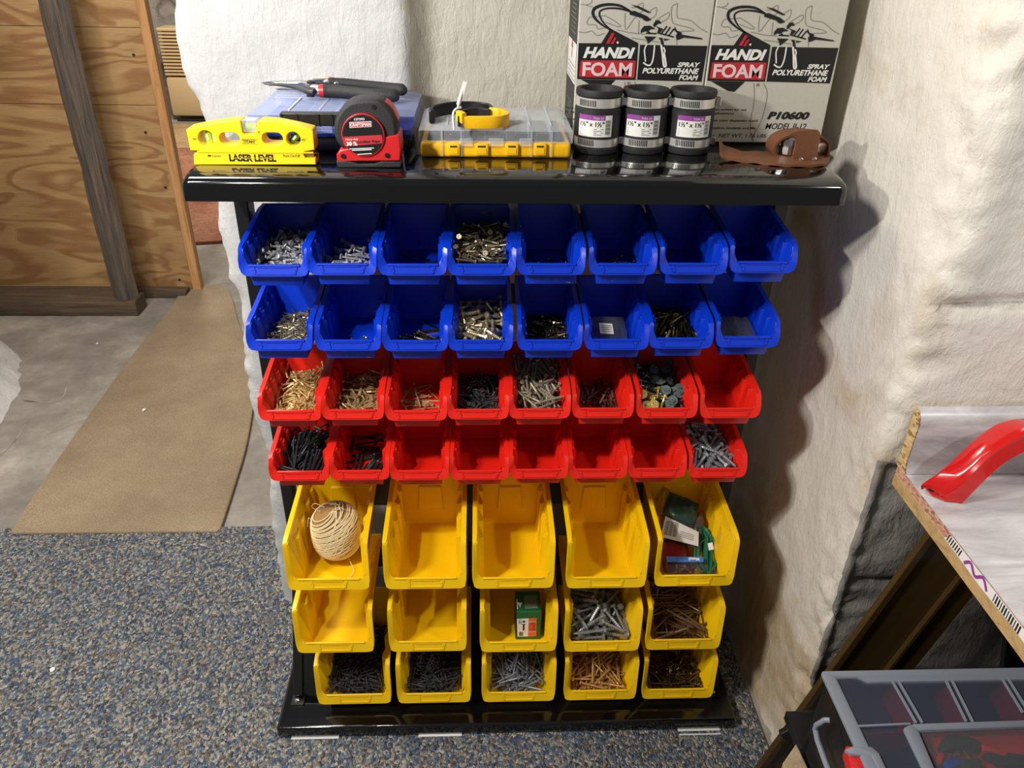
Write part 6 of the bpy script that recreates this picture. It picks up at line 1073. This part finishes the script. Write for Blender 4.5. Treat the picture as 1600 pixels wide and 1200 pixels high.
    # lower print, in the pixel frame of the lower half
    dxp = 0
    def fl_(px, py): p = at(px-208.5+(py-75)*0.033, py, Y=YF_); return (p.x, p.z)
    def tx2(s_, a0, a1, b0, b1, **kw):
        x0_, x1_, y0_, y1_ = 1100+a0*.15, 1100+a1*.15, 150+b0*.15, 150+b1*.15
        p, q = fl_(x0_, y1_), fl_(x1_, y0_); lettering(s_, (p[0], q[0], p[1], q[1]), fn, 'black', t, **kw)
    tx2('P10600', 705, 1160, 148, 228, shear=.25, bold=.06); tx2('MODEL II-12', 690, 1128, 272, 330, shear=.2, bold=.015); tx2('NET WT. 1.76 LBS. (.8 kg)', 200, 900, 384, 425, shear=.2, bold=.01)
    tx2('Two part foam system for use', -80, 488, 115, 138, bold=.02); tx2('in spray applications', -80, 358, 155, 178, bold=.02); tx2('Easy to operate rotor dispensing wand', -100, 610, 230, 254, bold=.02); tx2('Stops air infiltration, insulates and fills', -110, 590, 308, 332, bold=.02)
    return t
bx1a, bx1b = f(150, 400)[0], f(1530, 400)[0]
c1 = carton(bx1a, bx1b, 0, 'left white spray foam carton behind the pipe couplings')
w1_ = bx1b-bx1a; x2 = at(1116, 60, Y=YF_).x
shift = at(1100+100*.15, 450*.15, Y=YF_).x-f(180, 450)[0]
carton(bx1a+shift, min(bx1b+shift, .470), shift, 'right white spray foam carton in the wall corner')
# side panel of the left carton
fs = lambda u, v: (bx1a-.0004, u, v)
patch([(.013, 1.0), (.128, 1.0), (.128, 1.32), (.013, 1.32)], lambda u, v: (bx1a-.0002, u, max(SZ+.001, v)), 'dark_print', c1, 'side_print')
za, zb = at(895, 62, X=bx1a).z, at(895, 128, X=bx1a).z
patch([(.014, zb), (.120, zb), (.120, za), (.014, za)], fs, 'white', c1, 'white_side_panel')
fs2 = lambda u, v: (bx1a-.0007, u, v)
patch([(.062, zb+.030), (.068, zb+.030), (.068, zb+.044), (.076, zb+.044), (.065, zb+.056), (.054, zb+.044), (.062, zb+.044)], fs2, 'red_print', c1, 'red_arrow')
strokes([([(.02, zb+.006*k+.004), (.110, zb+.006*k+.004)], .0008) for k in range(4)], fs2, 'black', c1, 'print_lines')
strokes([([(.03+.004*(k % 3), z_), (.10-.006*(k % 4), z_)], .0011) for k, z_ in enumerate([SZ+.012+.0045*j for j in range(9)]+[za+.012+.006*j for j in range(14)])], fs2, 'grey_print', c1, 'print_lines')

# --- leather holster
lh = thing('leather_holster', 'brown leather holster holding a chrome tool at the right end of shelf', 'holster', (.37, -.085, SZ))
def hp(x, y, z=SZ): return at(1100+x*.15, 150+y*.15, Z=z)
top = smooth_path([hp(140, 545, SZ+.010), hp(230, 585, SZ+.003), hp(500, 600, SZ+.002), hp(700, 600), hp(950, 600), hp(1200, 600), hp(1310, 640)], 5)
bot = smooth_path([hp(190, 690), hp(260, 690), hp(500, 705), hp(700, 730), hp(950, 745), hp(1200, 740), hp(1300, 700)], 5)
b = MB(); n = len(top)
for i in range(n):
    a_, c_ = top[i], bot[i]; mid = (a_+c_)/2; z_ = max(0, .012*(1-i/8)) if i < 8 else 0
    for q, e in ((a_, 0), (mid, .001), (c_, 0)): b.v.append(Vector((q.x, q.y, max(SZ+.0006, q.z if q is a_ else SZ)+e+z_*(1 if q is a_ else .3)+.0006*math.sin(i*1.3))))
    for q, e in ((c_, 0), (mid, .001), (a_, 0)): b.v.append(b.v[len(b.v)-1-(0 if 0 else 0)] if 0 else Vector((q.x, q.y, max(SZ+.0006, q.z if q is a_ else SZ)+e+.0035+z_*(1 if q is a_ else .3)+.0006*math.sin(i*1.3))))
for i in range(n-1):
    for k in range(6): b.f.append((i*6+k, i*6+(k+1) % 6, (i+1)*6+(k+1) % 6, (i+1)*6+k))
b.f += [tuple(range(6)), tuple((n-1)*6+k for k in range(6))]
b.build('back_flap', 'leather', lh, smooth=True)
YH = -.106
def hv(x, y, Y=YH): p = at(1100+x*.15, 150+y*.15, Y=Y); return p
zsh = SZ+.004-hv(930, 720).z
fp = [hv(*q)+Vector((0, 0, zsh*.6)) for q in ((930, 720), (935, 650), (958, 560), (965, 490), (900, 425), (1000, 395), (1100, 385), (1200, 392), (1225, 430), (1205, 560), (1195, 650), (1195, 700), (1080, 735), (1000, 740))]
b = MB(); b.prism([Vector((p.x, p.y+.006*math.sin((p.x-.33)*30), p.z)) for p in fp], (0, .003, 0)); b.build('front_pocket', 'leather', lh, bevel=.0008, seg=1)
def band(pts, wdt, t_, nm):
    P = smooth_path(pts, 5); b = MB()
    for i, p in enumerate(P):
        d = (P[min(i+1, len(P)-1)]-P[max(i-1, 0)]).normalized(); nn_ = Vector((-d.z, 0, d.x)).normalized()*t_
        b.v += [p+Vector((0, -wdt/2, 0)), p+Vector((0, wdt/2, 0)), p+Vector((0, wdt/2, 0))+nn_, p+Vector((0, -wdt/2, 0))+nn_]
    for i in range(len(P)-1):
        for k in range(4): b.f.append((i*4+k, i*4+(k+1) % 4, (i+1)*4+(k+1) % 4, (i+1)*4+k))
    b.f += [(0, 1, 2, 3), tuple((len(P)-1)*4+k for k in range(4))]; return b.build(nm, 'leather', lh, smooth=True)
YA = -.067
def ha(x, y): return at(1100+x*.15, 150+y*.15, Y=YA)
zo = SZ+.006-ha(740, 640).z
Z = Vector((0, 0, 0))
band([Vector((ha(740, 640).x, YA, SZ+.005)), ha(705, 560)+Z, ha(712, 500)+Z, ha(755, 445)+Z, ha(840, 402)+Z, ha(960, 384)+Z, ha(1080, 388)+Z, ha(1170, 408)+Z, ha(1235, 450)+Z, ha(1250, 500)+Z, ha(1240, 570), Vector((ha(1215, 640).x, YA, SZ+.005))], .034, .0028, 'loop_strap')
cx_, cz_ = ha(858, 650).x, SZ+.004
b = MB(); b.lathe([(.0128, .001), (.0150, .003), (.0150, .0125), (.0140, .0132), (.0140, .0142), (.0150, .0150), (.0150, .0225), (.0125, .0255), (.0115, .0245)], (cx_, YA-.006, cz_), 12); b.build('chrome_tool', 'chrome', lh)
b = MB(); b.lathe([(.0112, .0248), (.0112, .0262), (.009, .0268)], (cx_, YA-.006, cz_), 20); b.build('tool_cap', 'black_plastic', lh, smooth=True)
c = ha(1218, 560); b = MB(); b.lathe([(.001, -.009), (.005, -.0078), (.0078, -.004), (.009, 0), (.0078, .004), (.005, .0078), (.001, .009)], (c.x, YA, SZ+.015), 16); b.build('ivory_knob', 'ivory', lh, smooth=True)
for x, y in ((1000, 690), (1140, 685)):
    p = hv(x, y); b = MB(); b.lathe([(.0035, 0), (.0033, .0008), (.0015, .0018)], (0, 0, 0), 12); b.v = [Vector((p.x+v.x, YH-.001-v.z+.004*0, p.z+zsh*.6+v.y)) for v in b.v]; b.build('rivet', 'steel', lh)
for x, y in ((938, 378), (978, 398)):
    p = ha(x, y); b = MB(); b.lathe([(.003, 0), (.0028, .0012), (.0012, .002)], (p.x, YA-.008, p.z+Z.z+.0024), 12); b.build('rivet', 'steel', lh)

# ------------------------------------------------------------------ odd things in the bins
# twine ball
c = BINPOS['y11']+Vector((.002, .088, .062)); tw = thing('twine_ball', 'ball of cream twine in the leftmost bin of the highest yellow row', 'twine', c-Vector((0, 0, .050)))
b = MB(); prof = []
for i in range(17):
    t = -1+2*i/16; prof.append((.0385*(1-abs(t)**3.2)**.5+.0005, t*.0485))
b.lathe(prof, c, 32); b.build('core', 'twine_shaded_core', tw, smooth=True)  # core browner than the strands: shade of the gaps as colour
rnd = random.Random(3); b = MB(); b2 = MB()
def wind(off, tilt, az, r=.00118, bb=b):
    pts = []
    ax = Vector((math.sin(tilt)*math.cos(az), math.sin(tilt)*math.sin(az), math.cos(tilt))); u = ax.orthogonal().normalized(); v = ax.cross(u)
    for k in range(37):
        a_ = 2*PI*k/36; d = u*math.cos(a_)+v*math.sin(a_); p = d*.04+ax*off
        t = max(-.985, min(.985, p.z/.050)); R = .0405*(1-abs(t)**3.2)**.5; q = Vector((p.x, p.y, 0)).normalized()*(R+.0006+rnd.random()*.0006); pts.append(c+Vector((q.x, q.y, t*.050)))
    bb.tube(pts, r, 5, caps=False)
for k in range(36): wind(-.052+.104*k/35, .42+rnd.gauss(0, .02), 3.3+rnd.gauss(0, .05))
for k in range(4): wind(-.010+.020*k/3, 1.25+rnd.gauss(0, .03), 3.3+rnd.gauss(0, .03))
for k in range(9): wind(-.044+.014*k/8+rnd.gauss(0, .001), .10+rnd.gauss(0, .05), 1.0, .0012, b2)
for k in range(5): wind(-.012+.01*k, .95+rnd.gauss(0, .05), 3.6, .0011, b2)
b.build('wound_strands', 'twine', tw, smooth=True)['kind'] = 'stuff'; b2.build('outer_strands', 'twine', tw, smooth=True)['kind'] = 'stuff'
for s0 in ([(-.020, -.01, .050), (-.032, -.012, .060), (-.026, -.014, .070), (-.012, -.014, .062)], [(.02, -.02, -.046), (.03, -.04, -.054), (.026, -.052, -.057), (.032, -.060, -.058)], [(-.038, 0, .02), (-.043, -.003, .03), (-.046, -.004, .012)], [(0, -.01, .052), (.012, -.012, .060), (.02, -.012, .055)]):
    b = MB(); b.tube(smooth_path([c+Vector(q) for q in s0], 5), .0006, 5); b.build('loose_strand', 'twine', tw)
# green carton of screws
P = BINPOS['y23']; gx0, gx1 = P.x-.003, P.x+.041; gy0 = P.y+.035; gz1 = P.z+.072; gy1 = gy0+.050
gc = thing('screw_carton', 'green and white screw carton in the middle bin of the middle yellow row', 'carton', ((gx0+gx1)/2, (gy0+gy1)/2, P.z+.002))
b = MB(); b.box((gx0, gy0, P.z+.0025), (gx1, gy1, gz1)); b.build('carton_body', 'green_card', gc, bevel=.0008, seg=1)
ff = lambda u, v: (gx0+u, gy0-.0004, gz1-v); ff2 = lambda u, v: (gx0+u, gy0-.0007, gz1-v); ft = lambda u, v: (gx0+u, gy0+v, gz1+.0004)
patch([(.001, .017), (.022, .016), (.022, .062), (.003, .062)], ff, 'white', gc, 'white_panel'); patch([(.0225, .016), (.036, .015), (.037, .062), (.0225, .062)], ff, 'orange', gc, 'orange_panel')
strokes([([(.0225, .025), (.036, .0245)], .001), ([(.0225, .050), (.0365, .0495)], .001)], ff2, 'white', gc, 'white_lines')
patch(circ(.0135, .024, .0026, 12), ff2, 'black', gc, 'screw_picture'); strokes([([(.0135, .030), (.0135, .046)], .0028), ([(.0105, .031), (.0165, .031)], .002)], ff2, 'black', gc, 'screw_picture')
lettering('CTEL', (.0245, .0345, -.047, -.027), lambda u, v: ff2(.0345+.0245-u if 0 else u, -v), 'red_print', gc, bold=.03)
lettering('8x2', (.0045, .0095, -.029, -.020), lambda u, v: ff2(u, -v), 'black', gc); lettering('100', (.0045, .0095, -.019, -.0175), lambda u, v: ff2(u, -v), 'black', gc)
strokes([([(.006+.0013*k, .050), (.006+.0013*k, .060)], .0007) for k in range(6)], ff2, 'black', gc, 'bar_code_print')
for a_ in (.5, 2.6, 4.7): patch(circ(.0065+.0024*math.cos(a_), .018+.0024*math.sin(a_)*1.2, .0024, 12), ft, 'white', gc, 'clover_print')
strokes([([(.0065, .018), (.007, .010)], .001)], ft, 'white', gc, 'clover_print'); strokes([([(.015, .008+.0035*k), (.038, .009+.0035*k)], .0009) for k in range(9)], ft, 'card', gc, 'print_lines')
b = MB(); b.box((gx0-.0006, gy0, P.z+.004), (gx0-.0002, gy1, gz1-.0008)); b.build('black_side', 'black', gc); strokes([([(.006, .002), (.030, .002)], .0014)], lambda u, v: (gx0+v, gy0+u, gz1+.0005), 'white', gc, 'fine_print')
# pillow shaped packets
def pillow(c, ax, ay, h_, n=10, k=3.0, wr=.0):
    """soft packet: centre, half axes (vectors), half height"""
    c, ax, ay = Vector(c), Vector(ax), Vector(ay); nz = ax.cross(ay).normalized(); b = MB(); top = []; 
    for s_ in (1, -1):
        for i in range(n+1):
            for j in range(n+1):
                u, v = -1+2*i/n, -1+2*j/n; t = max(0, (1-abs(u)**k)*(1-abs(v)**k))**.6
                b.v.append(c+ax*u*(1-.05*abs(v))+ay*v*(1-.05*abs(u))+nz*(s_*h_*t+s_*.0002+wr*noise.noise(c*30+Vector((u*2.5, v*2.5, 1)))))
    m_ = (n+1)*(n+1)
    for s_ in (0, 1):
        for i in range(n):
            for j in range(n): q = s_*m_+i*(n+1)+j; b.f.append((q, q+1, q+n+2, q+n+1) if s_ else (q, q+n+1, q+n+2, q+1))
    e = [i*(n+1) for i in range(n+1)]+[n*(n+1)+j for j in range(1, n+1)]+[i*(n+1)+n for i in range(n-1, -1, -1)]+[j for j in range(n-1, 0, -1)]
    for a_, d_ in zip(e, e[1:]+e[:1]): b.f.append((a_, d_, d_+m_, a_+m_))
    return b
P = BINPOS['y15']; V = Vector
def packet(nm, mat, c, ax, ay, h_, lab, cat, wr=.002):
    c = P+V(c); t = thing(nm, lab, cat, c-V((0, 0, h_))); b = pillow(c, ax, ay, h_, wr=wr); b.build('bag', mat, t, smooth=True); return t, c
t, c = packet('red_washer_packet', 'dark_red', (-.018, .060, .022), (.024, -.003, 0), (.002, .030, .012), .008, 'dark red packet in the rightmost bin of the highest yellow row', 'packet')
t, c = packet('barcode_packet', 'bag', (-.004, .098, .050), (.034, -.012, .000), (.008, .026, .014), .009, 'clear packet with bar code card over the green packet', 'packet', .003)
nz = V((.034, -.012, .000)).cross(V((.008, .026, .014))).normalized()
fc = lambda u, v: c+V((.034, -.012, .000))*u+V((.008, .026, .014))*v+nz*.0112
patch([(-.88, -.85), (.92, -.95), (.86, -.10), (-.80, .45)], fc, 'card', t, 'paper_card')
fc2 = lambda u, v: c+V((.034, -.012, .000))*u+V((.008, .026, .014))*v+nz*.0115
strokes([([(-.76+.065*k, -.70), (-.72+.065*k, .20)], .035 if k % 3 else .02) for k in range(10)], fc2, 'black', t, 'bar_code_print')
strokes([([(.0, -.28-.10*k), (.66, -.36-.10*k)], .03) for k in range(4)], fc2, 'dark_print', t, 'print_lines')
packet('green_packet', 'dark_green', (.000, .128, .068), (.026, -.014, -.004), (.010, .020, .014), .010, 'dark green packet at the back of the rightmost highest yellow bin', 'packet', .004)
t, c = packet('hardware_packet', 'bag', (-.008, .032, .026), (.033, -.001, 0), (0, .016, .004), .007, 'clear packet with a blue header card at the front of the bin', 'packet', .001)
fh = lambda u, v: c+V((u, v*.97, .0078+v*.24+.0005))
patch([(-.032, .001), (.031, .000), (.032, .010), (-.031, .012)], fh, 'sky', t, 'blue_header'); fh2 = lambda u, v: c+V((u, v*.97, .0084+v*.24+.0008))
lettering('Metal', (-.026, -.008, -.0085, -.0022), lambda u, v: fh2(-u-.002, -v), 'white', t, bold=.02)
for k in range(14):
    q = c+V((rnd.uniform(-.026, .024), rnd.uniform(-.013, -.003), rnd.uniform(-.004, .003))); dd = V((rnd.gauss(0, 1), rnd.gauss(0, 1), 0)).normalized()*.004
    b = MB(); b.tube([q-dd, q+dd*.6, q+dd], [.0009, .0009, .0022], 6); b.build('packed_screw', 'steel', t)
# coil of green wire
wc = thing('green_wire_coil', 'bundle of shiny green wire at the right of the packets', 'wire', P+V((.034, .06, .012)))
for k in range(14):
    o1 = rnd.gauss(0, .0075); o2 = rnd.gauss(0, .005); b = MB()
    b.tube(smooth_path([P+V((.026+o2, .020, .012+o1*.3)), P+V((.030+o1, .042, .020+o2)), P+V((.036+o1, .070, .032+o2)), P+V((.038+o2, .092, .044+o1*.5)), P+V((.034, .104, .050))], 4), .0022, 6); b.build('wire_strand', 'green_wire', wc, smooth=True)
b = MB(); b.obox(P+V((.043, .066, .038)), (.004, 0, .001), (0, .006, .002), (0, 0, .0012)); b.build('white_tie', 'white', wc); b = pillow(P+V((.036, .030, .014)), (.012, 0, 0), (0, .016, .004), .006); b.build('clear_wrap', 'bag', wc, smooth=True)
b = MB(); b.tube(smooth_path([P+V((-.040, .150, .074)), P+V((-.034, .150, .090)), P+V((-.028, .148, .100)), P+V((-.022, .146, .092)), P+V((-.022, .142, .070))], 4), .004, 8); own(b, 'clear_tube_wrap', 'bag', 'twisted clear bag end at back left of the packets', 'bag', smooth=True)
b = pillow(P+V((.030, .108, .050)), (.010, -.002, 0), (.002, .022, .012), .004); own(b, 'amber_packet', 'leather', 'amber brown packet right of the bar code packet', 'packet', smooth=True)
# blue bin packets
P = BINPOS['b26']; t = thing('small_parts_bag', 'clear bag with white label in the sixth bin of the lower blue row', 'bag', P+V((0, .05, .002)))
c = P+V((-.002, .052, .018)); b = pillow(c, (.026, 0, 0), (0, .034, .012), .009, wr=.002); b.build('bag', 'bag', t, smooth=True)
fb6 = lambda u, v: c+V((u, v*.94, .0098+v*.34)); patch([(-.016, -.012), (.004, -.013), (.004, .008), (-.016, .010)], fb6, 'card', t, 'paper_label')
strokes([([(-.014, .004-.004*k), (.002, .004-.004*k)], .0008) for k in range(4)], lambda u, v: c+V((u, v*.94, .0102+v*.34)), 'dark_print', t, 'print_lines')
P = BINPOS['b28']; b = pillow(P+V((.0, .055, .017)), (.028, 0, 0), (0, .038, .006), .008, wr=.003); own(b, 'bolt_bag', 'bag', 'clear bag over the dark bolts in the rightmost lower blue bin', 'bag', smooth=True)

# ------------------------------------------------------------------ shims under the base
for x0_, x1_, lab in ((-.395, -.309, 'white shim strip under the left end of the rack base'), (-.165, -.086, 'white shim strip left of middle under the rack base'), (.313, .392, 'upper of two thin white shim strips under the right end of the base')):
    b = MB(); b.box((x0_, -.2372, .0078), (x1_, -.215, .0094)); own(b, 'shim', 'white_paint', lab, 'shim', 'shims under the rack base', bevel=.0003, seg=1)
b = MB(); b.box((.313, -.2455, .0078), (.391, -.2430, .0094)); own(b, 'shim', 'white_paint', 'lower of two thin white strips on the carpet at the right end of the base', 'shim', 'shims under the rack base', bevel=.0003, seg=1)
b = MB(); b.box((-.380, -.20, .0078), (.380, .08, .0094)); b.build('underside_foot', 'black_satin', rk)
